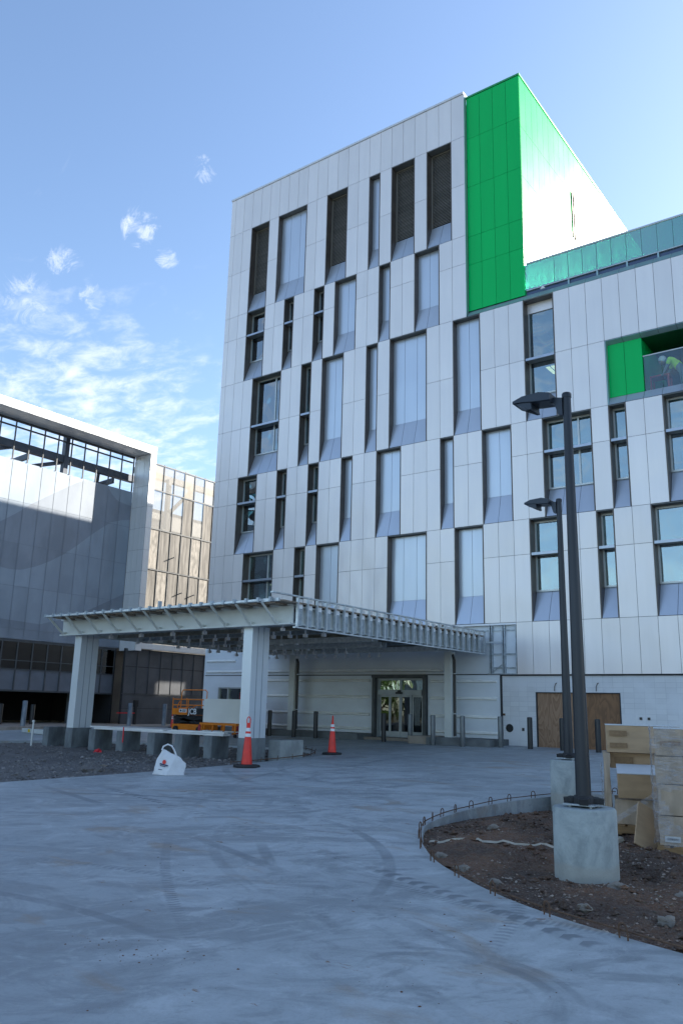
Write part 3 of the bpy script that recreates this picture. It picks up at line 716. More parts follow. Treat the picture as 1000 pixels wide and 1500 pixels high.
# block wall
cm = MB().box(-12.98, -11.72, D + .08, D + .3, -.1, 2.36).box(-8.82, 26, D + .08, D + .3, -.1, 2.36).box(-11.72, -8.82, D + .08, D + .3, 1.80, 2.36)
cm.build('block_wall', 'cmu', HB)
MB().box(-12.98, 26, D + .03, D + .1, 2.362, 2.40).build('soffit_shadow_strip', 'joint', HB)  # dark strip standing in for the shadow of the soffit reveal
MB().box(-11.70, -10.28, D + .12, D + .14, -.05, 1.78).build('plywood_sheet', 'ply', HB, label='pale plywood sheet with swirling grain')
MB().box(-10.26, -8.84, D + .125, D + .145, -.05, 1.78).build('plywood_sheet', 'ply2', HB, label='darker brown plywood sheet')
MB().box(-11.72, -11.68, D + .07, D + .12, -.05, 1.81).box(-8.86, -8.82, D + .07, D + .12, -.05, 1.81).box(-11.68, -8.86, D + .07, D + .12, 1.78, 1.81).build('opening_frame', 'joint', HB)
MB().tube([(-12.72, D + .07, .58), (-12.72, D + .2, .58)], .14, 20).build('wall_sleeve', 'rubber', HB)
for x in (-10.95, -9.52):
    MB().tube([(x, D + .08, 2.12), (x - .02, D + .03, 2.10), (x - .06, D + .02, 2.0), (x - .07, D + .02, 1.85)], .012, 6).build('conduit', 'darkpipe', HB)
for x, m_ in ((-12.9, 'rust'), (-12.2, 'darkpipe'), (-8.2, 'darkpipe'), (-7.95, 'darkpipe')):
    MB().box(x - .05, x + .03, D + .055, D + .078, 1.0 if m_ == 'rust' else (.5 if x < -12 else .98), 1.07 if m_ == 'rust' else (.6 if x < -12 else 1.06)).build('wall_box', m_, HB)

# unseen rear wing, added to throw the low sun's shadow over the garage
RW = thing('added_shade_wing', 'unseen low wing added behind the panel building to shade the garage, with slotted wall', 'building', (-20, 47, 0))
MB().box(XL, XC, 46.7, 60, 0, 11.2).build('wall', 'panel', RW)
MB().box(XL, XL + .3, 46.7, 48.6, 11.2, 14.6).box(XL, XL + .3, 51.3, 60, 11.2, 14.6).box(XL, XL + .3, 48.6, 51.3, 12.25, 14.6).build('slotted_shade_wall', 'panel', RW)  # added wall; its slot lines up with the sun to light a patch

# ------------------------------------------------------------------ entrance canopy
CA = thing('entrance_canopy', 'unfinished flat steel entrance canopy on four pale columns', 'canopy', (-19, 20, 0))
def canopy_column(x0, x1, y0, y1, zb, zt, base):
    g0 = (x0 + x1) / 2
    c = MB().box(x0, x1, y0, y1, zb + base, zt)
    for q in (.33, .66):
        y = y0 + (y1 - y0) * q; c.box(x1 - .001, x1 + .006, y - .012, y + .012, zb + base, zt - .01, 1)
    o = c.build('column', ['colclad', 'shelf'], CA)
    MB().box(x0 - .012, x1 + .012, y0 - .012, y1 + .012, zb - .3, zb + base - .004).build('column_base', 'concrete_dark', o)
zc = gz(16.8) - .06
canopy_column(-15.56, -15.23, 16.5, 17.19, zc, 3.24, .62)
canopy_column(-23.07, -22.74, 16.5, 17.19, zc, 3.26, .64)
for x in (-14.72, -22.0):
    o = MB().box(x - .14, x + .14, 26.3, 26.58, .2, 3.2).build('column', 'cream', CA)
    MB().tube([(x + .2, 26.45, .25), (x + .2, 26.45, 2.9), (x + .15, 26.4, 3.1)], .05, 10).build('downpipe', 'darkpipe', o)
    MB().box(x + .1, x + .27, 26.38, 26.52, 1.0, 1.03).box(x + .1, x + .27, 26.38, 26.52, 2.4, 2.43).build('pipe_clamp', 'galv', o)
BX0, BX1 = -23.6, -13.72
fb = MB().box(BX0, BX1, 16.36, 16.40, 3.25, 3.70).box(BX0, BX1, 16.26, 16.50, 3.205, 3.25).box(BX0, BX1, 16.26, 16.50, 3.70, 3.735)
fb.build('beam', 'cream', CA)
sb = MB().box(-13.76, -13.72, 16.51, 26.9, 3.25, 3.66).box(-13.86, -13.64, 16.51, 26.9, 3.205, 3.245).box(-13.86, -13.64, 16.51, 26.9, 3.66, 3.70)
sb.build('beam', 'cream', CA)
MB().box(-23.6, -23.5, 16.52, 26.9, 3.25, 3.66).build('beam', 'cream', CA)
MB().box(BX0 + .2, BX1 - .2, 26.2, 26.32, 3.22, 3.62).build('beam', 'cream', CA)
# deck
dk = MB()
x = -23.45; up = True
while x < -13.7:
    z0 = 3.74 if up else 3.70
    dk.box(x, x + .30, 15.75, 26.9, z0, z0 + .04); x += .30; up = not up
dk.build('roof_deck', 'deckbrown', CA)
ed = MB().box(-23.6, -13.65, 15.68, 15.75, 3.74, 3.82).box(-23.6, -14.2, 15.60, 15.68, 3.75, 3.80)
ed.build('edge_channel', 'galv', CA)
x = -23.55; i = 0
while x < -13.8:
    MB().box(x, x + .075, 15.57, 15.66, 3.735, 3.845 + (.12 if i == 13 else 0)).build('edge_clip', 'galv_dull', CA); x += .42; i += 1
for x in [-23.4 + .92 * k for k in range(11)]:
    MB().bar((x, 16.25, 3.25), (x, 15.66, 3.74), .035, .06).box(x - .05, x + .05, 16.24, 16.36, 3.22, 3.32).build('bracket', 'cream', CA)
# joists below the deck
for k, y in enumerate([17.4 + 1.15 * i for i in range(8)]):
    j = MB().box(BX0 + .1, BX1 - .12, y, y + .05, 3.32, 3.66).box(BX0 + .1, BX1 - .12, y - .04, y + .09, 3.30, 3.33)
    j.build('joist', 'joist' if k % 2 else 'galv_dull', CA)
for y, x0, x1 in ((20.4, -19.5, -14.0), (22.4, -20.5, -15.0), (24.4, -19.0, -14.2)):
    m_ = MB().box(x0, x1, y, y + .04, 3.10, 3.25).box(x0, x1, y + .3, y + .34, 3.10, 3.25)
    xx = x0
    while xx < x1: m_.box(xx, xx + .05, y + .04, y + .3, 3.12, 3.18); xx += .38
    m_.build('ceiling_grid', 'galv', CA)
# hat channel ends hanging under the deck, seen end-on
hg = MB(); rnd = random.Random(5)
for y, z, sx, x0, x1 in ((16.9, 3.12, 1.45, -21.9, -14.0), (18.6, 3.10, .62, -22.6, -14.4), (20.6, 3.08, .62, -22.8, -17.2), (22.6, 3.06, .55, -23.2, -18.0), (24.2, 3.04, .5, -23.3, -17.4), (25.6, 3.0, .5, -23.3, -16.8)):
    x = x0
    while x < x1:
        q = rnd.uniform(-.06, .06); s = .038 + .012 * rnd.random()
        MB().box(x + q, x + q + 2 * s, y, y + .12, z, z + 2 * s).box(x + q + s * .7, x + q + s * 1.3, y + .03, y + .09, z + 2 * s, z + .35).build('hanger', 'flash', CA); x += sx
# side fascia of studs
FX = -13.56
fs = MB().box(FX - .03, FX + .06, 16.22, 26.95, 3.10, 3.135).box(FX - .03, FX + .06, 15.3, 26.95, 3.90, 3.935)
fs.build('fascia_track', 'galv', CA)
n = 27; y0 = 16.3
for i in range(n):
    y = y0 + i * (26.85 - y0) / (n - 1)
    MB().box(FX - .015, FX + .055, y, y + .045, 3.136, 3.899).build('fascia_stud', 'galv', CA)
    if i < n - 1:
        MB().box(FX - .05, FX - .035, y + .08, y + .30, 3.60, 3.88).build('flashing', 'flash', CA)
        MB().box(FX - .055, FX - .02, y + .14, y + .27, 3.17, 3.62).build('fascia_clip', 'galv_dull', CA)

# ------------------------------------------------------------------ garage
GA = thing('parking_garage', 'parking garage with a white framed perforated screen front and open top', 'building', (-40, 22, 0))
XG, XS = -36.0, -37.36; YI, YO = 29.65, 30.07; Y0 = 4.0; ZT = 15.60
fc = MB()
y = YO
while y > Y0:                                  # top fascia and its soffit in panels
    y2 = max(Y0, y - 2.05)
    fc.box(XG - .03, XG, y2 + G_, y - G_, 15.20, ZT)
    for a, b in ((XS, XS + .66), (XS + .68, XG - .04)): fc.box(a, b, y2 + G_, y - G_, 15.18, 15.20)
    y = y2
jz = [3.9, 5.80, 7.04, 8.32, 9.55, 10.82, 12.06, 13.29, 15.17]
for a, b in zip(jz[:-1], jz[1:]):
    fc.box(XG - .03, XG, YI + .004, YO - .004, a + G_, b - G_)
    for i in range(3):
        xa = XS + i * (XG - .035 - XS) / 3; xb = XS + (i + 1) * (XG - .035 - XS) / 3
        fc.box(xa + G_, xb - G_, YI - .02, YI, a + G_, b - G_)
fc.build('portal_frame', 'frameclad', GA)
MB().box(XS, XG - .035, YI + .005, YO - .01, 3.9, ZT - .05).box(XS, XG - .035, Y0, YO - .01, 15.215, ZT - .05).build('frame_core', 'joint', GA)
MB().box(XS - .1, XG + .01, Y0, YO + .02, ZT, ZT + .06).build('coping', 'coping', GA)
# perforated screen with its wave pattern
def curve(pts):
    def f(y):
        if y <= pts[0][0]: return pts[0][1]
        for (a, za), (b, zb) in zip(pts[:-1], pts[1:]):
            if y <= b: t = (y - a) / (b - a); return za + (zb - za) * t
        return pts[-1][1]
    return f
cA = curve([(4, 10), (15, 8.2), (18, 8.3), (20, 8.9), (21.64, 9.72), (22.47, 10.31), (23.32, 11.01), (24.6, 11.9), (25.8, 12.7), (26.8, 13.2), (27.68, 13.19), (28.2, 12.6), (28.64, 12.3), (29.8, 12.2)])
cB = curve([(4, 9), (12, 10.2), (16, 10), (19, 8.4), (20.5, 7.7), (21.94, 7.5), (22.48, 7.45), (23.11, 7.51), (23.91, 7.8), (24.64, 8.16), (25.57, 8.75), (26.32, 9.37), (27.09, 10.06), (27.7, 10.54), (28.32, 10.99), (28.99, 11.25), (29.74, 11.42)])
cC = curve([(4, 6), (14, 6.2), (18, 5.6), (22, 5.0), (24.5, 4.9), (26.17, 5.38), (27.15, 5.83), (28.17, 6.34), (29.0, 6.76), (29.77, 7.17)])
sc = MB(); zr = [4.05, 4.55, 6.66, 8.81, 10.94, 13.05]; rnd = random.Random(11)
y = YI - .03; cols = []
while y > Y0: cols.append((y - .852, y)); y -= .852
for (ya, yb) in cols:
    for za, zb2 in zip(zr[:-1], zr[1:]):
        m_ = 4 ; off = rnd.random()
        faces = {0: [], 1: []}
        for i in range(m_):
            u0 = ya + .012 + (yb - ya - .024) * i / m_; u1 = ya + .012 + (yb - ya - .024) * (i + 1) / m_
            L = [za + .008, zb2 - .008]
            cuts0 = sorted((L[0], *[max(L[0], min(L[1], f(u0))) for f in (cC, cB, cA)], L[1])); cuts1 = sorted((L[0], *[max(L[0], min(L[1], f(u1))) for f in (cC, cB, cA)], L[1]))
            for k in range(4):
                if cuts0[k + 1] - cuts0[k] < 1e-4 and cuts1[k + 1] - cuts1[k] < 1e-4: continue
                zone = k
                p = [(XS, u0, cuts0[k]), (XS, u1, cuts1[k]), (XS, u1, cuts1[k + 1]), (XS, u0, cuts0[k + 1])]
                sc.face(p, 0 if zone in (0, 2) else 1)
o = sc.build('perforated_screen', ['scr_lo', 'scr_hi'], GA)
bm = bmesh.new(); bm.from_mesh(o.data); bmesh.ops.remove_doubles(bm, verts=bm.verts, dist=.002)
bmesh.ops.recalc_face_normals(bm, faces=bm.faces); bm.to_mesh(o.data); bm.free()
MB().box(XS - .06, XS - .03, Y0, YI, 4.05, 13.05).build('screen_backing', mat('screen_seam', (.20, .23, .27), .6), GA)
# little gaps of daylight through the screen's fixings
# open clerestory with mullions and steel
for y in [29.53 - .848 * i for i in range(30)]:
    MB().box(XS - .02, XS + .04, y - .03, y + .03, 13.05, 15.175).build('mullion', 'mullion', GA)
cl = MB().box(XS - .03, XS + .03, Y0, YI - .05, 15.05, 15.17).box(XS - .22, XS - .16, Y0, YI - .05, 14.82, 14.90)
cl.build('head_rail', 'mullion', GA)
MB().box(XS - .6, XS - .3, Y0, 29.9, 13.75, 14.15).build('steel_beam', 'steelblue', GA)
for y in (25.2, 16.5, 8): MB().box(XS - .55, XS - .25, y - .13, y + .13, 4, 15.6).build('steel_post', 'steelblue', GA)
for ya, yb in ((27.5, 29.4), (25.2, 27.2), (25.2, 22.8), (22.0, 19.5), (18, 15)):
    MB().bar((XS - .45, ya, 13.8), (XS - 3.2, yb, 13.15), .16, .18).build('brace', 'steelblue', GA)
MB().box(-46, -45.7, Y0, 31.5, 10, 13.2).box(-41.5, -41.3, 20, 31, 12, 13.05).build('rear_parapet', 'roofgrey', GA)
MB().box(-46, XS - .3, Y0, 30.2, 11.4, 11.7).build('top_deck', 'roofgrey', GA)
for y in (28.5, 23.0, 17.5): MB().bar((-45.5, y, 13.1), (XS - .4, y, 13.55), .14, .3).build('rafter', 'steelblue', GA)
# lower storeys: storefront band, spandrels, open bay
sf = MB().box(XS + .0, XS + .012, Y0, 29.4, 2.62, 3.92); sf.build('storefront_glass', 'glass_dark', GA)
sp = MB()
for y in [29.36 - .852 * i for i in range(30)]:
    MB().box(XS - .02, XS + .06, y - .03, y + .03, 1.6, 3.96).build('mullion', 'mullion', GA)
    sp.box(XS - .02, XS + .01, y - .822, y - .03, 1.6, 2.56)
sp.build('spandrel', 'spandrel', GA)
tr = MB().box(XS - .02, XS + .055, Y0, 29.4, 2.56, 2.62).box(XS - .02, XS + .055, Y0, 29.4, 3.92, 4.03).box(XS - .02, XS + .055, Y0, 29.4, 1.52, 1.6)
for i in range(30):
    y = 29.36 - .852 * i; tr.box(XS + .0, XS + .05, y - .822, y - .03, 3.0, 3.04)
tr.build('transom', 'mullion', GA)
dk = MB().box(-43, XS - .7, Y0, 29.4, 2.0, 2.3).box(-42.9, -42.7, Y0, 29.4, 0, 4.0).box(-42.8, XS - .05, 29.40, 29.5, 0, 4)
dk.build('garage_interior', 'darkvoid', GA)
for y in (27.4, 21.0, 14.0): MB().box(XS - .9, XS - .5, y - .2, y + .2, -.05, 2.0).build('garage_column', 'plinth', GA)
# flank wall with the sunlit expanded-metal screens beyond the frame
XN = -36.6
dw = MB()
for y0 in [29.5 + .85 * i for i in range(16)]:
    for a, b in ((3.07, 4.02), (1.60, 3.05)): dw.box(XN, XN + .02, y0 + .015, y0 + .835, a + .012, b - .012)
for y0 in [29.5 + 3.4 * i for i in range(4)]:
    dw.box(XN, XN + .02, y0 + .005, y0 + 3.395, .82, 1.56).box(XN, XN + .02, y0 + .005, y0 + 3.395, -.05, .80)
dw.build('flank_wall', 'wallpaint', GA)
fm = MB().box(XN - .06, XN - .004, 29.42, 44, -.05, 4.03); fm.build('wall_joint', 'joint', GA)
mm = MB()
for y0 in [29.5 + .85 * i for i in range(16)]: mm.box(XN + .0, XN + .05, y0 - .02, y0 + .012, 1.6, 4.0)
mm.box(XN, XN + .06, 29.42, 44, 1.56, 1.60); mm.build('mullion', 'mullion', GA)
MB().box(XN - .1, XN + .35, 29.95, 44, 4.05, 4.36).build('gutter_band', 'frameclad', GA)
ym = [YO + .03] + [30.69 - .28, 31.23, 32.06, 32.90, 33.73, 34.57, 35.4, 36.25, 37.1, 38.0]
lev = [4.40, 6.3, 8.62, 11.0, 13.32, 14.90]; rnd = random.Random(2)
for i, (a, b) in enumerate(zip(ym[:-1], ym[1:])):
    for j, (z0, z1) in enumerate(zip(lev[:-1], lev[1:])):
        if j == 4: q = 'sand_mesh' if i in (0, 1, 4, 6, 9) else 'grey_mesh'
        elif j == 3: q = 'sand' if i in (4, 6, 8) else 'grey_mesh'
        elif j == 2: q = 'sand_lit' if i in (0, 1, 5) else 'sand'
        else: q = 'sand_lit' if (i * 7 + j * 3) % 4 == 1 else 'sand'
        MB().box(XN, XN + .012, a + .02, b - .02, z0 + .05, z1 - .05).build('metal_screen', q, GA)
for y0 in ym[1:]: MB().box(XN - .01, XN + .05, y0 - .018, y0 + .018, 4.4, 14.98).build('mullion', 'mullion', GA)
for z0 in lev[1:]: MB().box(XN - .02, XN + .055, YO + .03, 38, z0 - .03, z0 + .03).build('transom', 'mullion', GA)
bk = MB().box(XN - 2.6, XN - 2.4, 29.9, 44, 4.0, 12.9)
for z in (8.6, 11.2): bk.box(XN - 2.4, XN - .25, 29.9, 44, z - .3, z)
bk.box(XN - 1.2, XN - .9, 29.9, 44, 14.35, 14.7)
bk.build('garage_back_wall', 'roofgrey', GA)
for y in (30.9, 32.3, 34.1, 36.5): MB().box(XN - 1.0, XN - .75, y, y + .22, 11.2, 14.5).build('steel_post', 'roofgrey', GA)
MB().bar((XN - .9, 32.5, 12.3), (XN - .9, 34.4, 14.3), .18).build('brace', 'roofgrey', GA)
for y, z in ((30.9, 5.2), (31.9, 5.2), (32.9, 7.4), (33.9, 7.4), (34.8, 5.2), (32.1, 9.4)): MB().bar((XN + .02, y, z), (XN + .28, y + .15, z + .12), .05).build('screen_outrigger', 'mullion', GA)
gbody = MB().box(-46, XN - 2.65, 30.3, 44, 0, 12.9).box(-60, -43.0, Y0, 44, 0, 11.4); gbody.build('wall', 'roofgrey', GA)

# ------------------------------------------------------------------ bollards
def bollard(loc, m, label, h=1.0, r=.085, cat='bollard', group='bollards along the entrance forecourt'):
    o = MB().lathe([(r, -.3), (r, h - .012), (r - .012, h), (.01, h + .006)], 20).build('bollard', m, smooth=True); o.location = loc; return tag(o, label, cat, group)
for x, y, m_, lb in [(-22.34, 25.45, 'bollard', 'dark bollard just right of the nearer white canopy column, leftmost before the rail wall'),
        (-21.2, 25.6, 'bollard', 'dark bollard standing in front of the rear left canopy column'),
        (-20.2, 25.7, 'bollard', 'dark bollard at the rail wall left of the doors, closest to the lone far cone'),
        (-17.04, 25.7, 'bollard', 'dark bollard in front of the left leaf of the entrance doors'),
        (-15.95, 25.75, 'bollard_steel', 'bare steel bollard in front of the right leaf of the entrance doors'),
        (-14.75, 25.3, 'bollard_steel', 'bare steel bollard between the doors and the rear right canopy column'),
        (-13.60, 25.3, 'bollard_steel', 'mottled steel bollard just right of the rear right canopy column'),
        (-12.50, 25.9, 'bollard_steel', 'steel bollard beside the round black sleeve in the block wall'),
        (-11.45, 25.9, 'bollard', 'black bollard at the left edge of the pale plywood sheet'),
        (-10.35, 25.9, 'bollard', 'black bollard half hidden behind the far lamp pole'),
        (-9.20, 25.9, 'bollard', 'black bollard in front of the darker plywood, left of the cartons')]:
    bollard((x, y, gz(y)), m_, lb)
for x, y, m_, lb in [(-34.0, 22.0, 'bollard_blue', 'weathered blue grey bollard left of the thin white pipe'), (-34.0, 24.4, 'bollard_blue', 'weathered bollard right of the white pipe, left of the far canopy column'),
        (-33.9, 27.9, 'bollard_blue', 'weathered bollard just right of the far left canopy column'), (-33.9, 30.2, 'bollard_blue', 'weathered bollard at the dark wall under the canopy, left of the orange lift'),
        (-33.9, 32.4, 'bollard_blue', 'weathered bollard closest to the orange lift'),
        (-36.4, 22.3, 'bollard', 'dark bollard at the garage mouth near the photo edge'), (-36.4, 24.0, 'bollard', 'dark bollard deep in the garage mouth behind a weathered one'), (-36.4, 26.3, 'bollard', 'dark bollard in the garage mouth beside the far canopy column')]:
    bollard((x, y, -.03), m_, lb, 1.12 if m_ == 'bollard_blue' else .95, .11, group='bollards along the garage')

# ------------------------------------------------------------------ street lamps
def street_lamp():
    t = thing('street_lamp', 'nearer and taller looking black street lamp on a round concrete base, flat head left', 'street lamp', (-3.43, 9.12, -.62), 0, 'street lamps in the soil bed')
    n = 40; bm = MB().lathe([(.335, -.25), (.335, .05), (.335, .745), (.320, .766), (.0, .768)], n)
    c = bm.build('concrete_base', mat_base, t, False, True)
    MB().box(-.17, .17, -.17, .17, .79, .805).build('base_plate', 'galv_dull', t, False)
    cv = MB()
    for a in range(4):
        q = math.radians(90 * a + 20); cx, cy = .12 * math.cos(q), .12 * math.sin(q)
        cv.lathe([(.055, .80), (.065, .82), (.06, .865), (.035, .875)], 10, (cx, cy)); cv.bar((cx, cy, .84), (cx * 1.75, cy * 1.75, .83), .09, .06)
    cv.lathe([(.12, .805), (.12, .86), (.10, .885)], 20)
    cv.build('base_cover', 'rubber', t, False, True)
    an = MB()
    for a in range(4):
        q = math.radians(90 * a + 45); an.tube([(.16 * math.cos(q), .16 * math.sin(q), .76), (.16 * math.cos(q), .16 * math.sin(q), .80)], .015, 8)
    an.build('anchor_bolt', 'galv_dull', t, False)
    MB().tube([(0, 0, .80), (0, 0, 2.0), (0, 0, 4.0), (0, 0, 5.52)], [.083, .073, .058, .049], 32).build('pole', 'pole', t, False, True)
    MB().lathe([(.056, 5.50), (.058, 5.545), (.05, 5.56), (.01, 5.565)], 20).build('pole_cap', 'pole', t, False, True)
    MB().prism([(-.045, 5.28), (-.045, 5.50), (-.20, 5.535), (-.20, 5.46), (-.145, 5.44), (-.10, 5.29)], -.04, .04, 1).build('arm', 'lamp', t, False)
    # flat head: a tapering shell with a dropped visor round the lens
    hd = MB(); w = .15
    prof = [(-.16, 5.46), (-.16, 5.56), (-.30, 5.60), (-.52, 5.585), (-.645, 5.535), (-.645, 5.505), (-.52, 5.50), (-.36, 5.475)]
    bmh = bmesh.new(); rows = []
    for y, s in ((-w, .88), (-w * .8, 1), (w * .8, 1), (w, .88)):
        rows.append([bmh.verts.new((px, y, 5.53 + (pz - 5.53) * s)) for px, pz in prof])
    for r0, r1 in zip(rows[:-1], rows[1:]):
        for k in range(len(prof)): bmh.faces.new((r0[k], r0[(k + 1) % 8], r1[(k + 1) % 8], r1[k]))
    bmh.faces.new(rows[0]); bmh.faces.new(rows[-1][::-1])
    h = hd.add(bmh).build('lamp_head', 'lamp', t, False)
    MB().box(-.60, -.43, -.115, .115, 5.485, 5.499).build('lens', 'led', h, False)
    v = MB().prism([(-.63, 5.50), (-.42, 5.50), (-.40, 5.40), (-.44, 5.40)], -w + .02, -w + .03, 1).prism([(-.63, 5.50), (-.42, 5.50), (-.40, 5.40), (-.44, 5.40)], w - .03, w - .02, 1).box(-.425, -.405, -w + .03, w - .03, 5.40, 5.49)
    v.build('visor', 'lamp', h, False); return t
def base_mat():
    m, nt, b = new_mat('sonotube_concrete'); v = coords(nt)
    f = ramp(nt, noisen(nt, v, 2.4, 9, .68, .6), .33, .68); c = mixc(nt, f, (.40, .44, .43), (.235, .27, .27))
    g2 = ramp(nt, noisen(nt, v, 9, 7, .7), .5, .72); c = mixc(nt, mathn(nt, 'MULTIPLY', g2, .35), c, (.17, .20, .20))
    sp = N(nt, 'ShaderNodeSeparateXYZ'); nt.links.new(v, sp.inputs[0])
    e = mathn(nt, 'ADD', sp.outputs[2], mathn(nt, 'MULTIPLY', noisen(nt, v, 3, 3), .12))
    lo = mathn(nt, 'SUBTRACT', 1.0, ramp(nt, e, .24, .30)); c = mixc(nt, mathn(nt, 'MULTIPLY', lo, .6), c, (.34, .33, .29))
    vo = N(nt, 'ShaderNodeTexVoronoi'); vo.inputs['Scale'].default_value = 26; nt.links.new(v, vo.inputs['Vector'])
    c = mixc(nt, mathn(nt, 'MULTIPLY', mathn(nt, 'SUBTRACT', 1, ramp(nt, vo.outputs['Distance'], .05, .12)), .5), c, (.12, .13, .13))
    nt.links.new(c, b.inputs['Base Color']); b.inputs['Roughness'].default_value = .82; bump(nt, b, noisen(nt, v, 22, 7, .7), .3, .02); return m
mat_base = base_mat()
SLP = street_lamp()
l2 = copy_tree(SLP, (-5.73, 14.6, -.44), 0, 'farther and smaller looking black street lamp behind the near pole, tall concrete base')

# ------------------------------------------------------------------ cones
def cone(loc, label, rz):
    t = thing('traffic_cone', label, 'traffic cone', loc, rz, 'tall orange cones on the forecourt')
    MB().lathe([(.34, 0), (.345, .03), (.33, .06), (.15, .075), (.0, .075)], 8).build('rubber_base', 'rubber', t, False)
    R = lambda z: .135 - (.135 - .052) * (z - .07) / .98
    def seg(z0, z1, e=0): return [(R(z0) + e, z0), (R(z1) + e, z1)]
    MB().lathe([(.14, .07)] + seg(.08, .95)[1:] + [(.042, 1.0)], 24).build('cone_body', 'orange', t, False, True)
    MB().lathe(seg(.745, .825, .003), 24).build('reflective_band', 'white', t, False, True)
    MB().lathe(seg(.88, .965, .003), 24).build('reflective_band', 'white', t, False, True)
    MB().box(-.05, .05, -.018, .018, .99, 1.09).tube([(-.042, 0, 1.08), (-.042, 0, 1.18), (-.025, 0, 1.225), (0, 0, 1.24), (.025, 0, 1.225), (.042, 0, 1.18), (.042, 0, 1.08)], .014, 8).build('handle', 'orange', t, False)
    return t
c1 = cone((-14.02, 15.2, gz(15.2)), 'tall orange cone with white bands in front of the nearer canopy column', math.radians(42))
c2 = copy_tree(c1, (-14.85, 19.7, gz(19.7)), math.radians(-35), 'tall orange cone standing alone on the paving before the rail wall'); c1.scale = (.95,) * 3; c2.scale = (.88,) * 3
c3 = copy_tree(c1, (-31.5, 28.6, -.03), .3, 'short orange cone at the dark wall left of the orange lift'); c3.scale = (.55, .55, .55)
c4 = copy_tree(c1, (-36.9, 23.9, -.03), 1.0, 'short orange cone in the dark garage mouth'); c4.scale = (.42, .42, .42)

# ------------------------------------------------------------------ concrete blocks, planks, bag etc on the gravel
BLK = [(-24.32, 16.72, 'leftmost low concrete block, left of the far canopy column'), (-21.88, 16.72, 'concrete block just right of the far canopy column, under the end of a plank bundle'), (-20.41, 16.62, 'concrete block with a red ribbon hanging from the planks on it'),
       (-18.80, 16.45, 'concrete block behind the white bag carrying both plank bundles'), (-17.62, 16.42, 'concrete block behind and right of the white bag'), (-16.62, 16.58, 'concrete block left of the nearer canopy column under the plank ends')]
for x, y, lb in BLK:
    o = MB().bbox(-.32, 0, 0, .68, -.25, .645, .012).build('concrete_block', 'concrete_dark'); o.location = (x, y, gz(16.8) - .085); tag(o, lb, 'concrete block', 'concrete blocks in a row on the gravel')
o = MB().bbox(-.42, 0, 0, 1.0, -.25, .53, .012).build('concrete_block', 'concrete'); o.location = (-14.95, 17.5, gz(17.8) - .06); tag(o, 'paler longer concrete block right of the nearer canopy column', 'concrete block', 'concrete blocks in a row on the gravel')
ztop = gz(16.8) + .56
def plank(x0, x1, y, z, t, w, label, tilt=0., skew=0.):
    o = MB().bbox(0, x1 - x0, 0, w, 0, t, .004).build('timber_plank', 'plank'); o.location = (x0, y, z); o.rotation_euler = (0, -tilt, skew); tag(o, label, 'plank', 'pale planks laid across the concrete blocks')
plank(-22.05, -18.55, 16.78, ztop + .004, .045, .16, 'lower pale plank at the front of the left bundle')
plank(-22.2, -18.75, 16.98, ztop + .004, .045, .16, 'lower pale plank at the back of the left bundle')
plank(-22.3, -18.9, 16.80, ztop + .054, .045, .15, 'upper pale plank of the left bundle', -.002, .01)
plank(-22.2, -18.45, 17.0, ztop + .052, .045, .15, 'upper back plank of the left bundle jutting past its neighbour', -.004)
plank(-18.52, -16.35, 16.72, ztop + .004, .05, .16, 'lower front plank of the right bundle')
plank(-18.6, -16.45, 16.95, ztop + .004, .05, .16, 'lower back plank of the right bundle')
plank(-18.5, -16.40, 16.78, ztop + .058, .05, .16, 'top plank of the right bundle', .0, .012)
o = MB().box(0, .05, 0, .006, -.42, .03).build('red_ribbon', 'ribbon'); o.location = (-20.42, 16.60, ztop + .09); tag(o, 'red ribbon hanging down over a concrete block from the planks', 'ribbon')
o = rock('red_rag', (-20.75, 16.0, gz(16) - .02), .10, 'crumpled red rag on the gravel before the concrete blocks', None, .8, 5, 'ribbon'); o['category'] = 'rag'
o = MB().tube([(0, 0, -.2), (.01, 0, .75)], .03, 12).lathe([(.045, .74), (.045, .80), (.01, .81)], 12).build('standpipe', 'pvc', smooth=True); o.location = (-24.9, 16.5, gz(16.5) - .04); tag(o, 'thin white plastic pipe standing upright in the gravel', 'pipe')
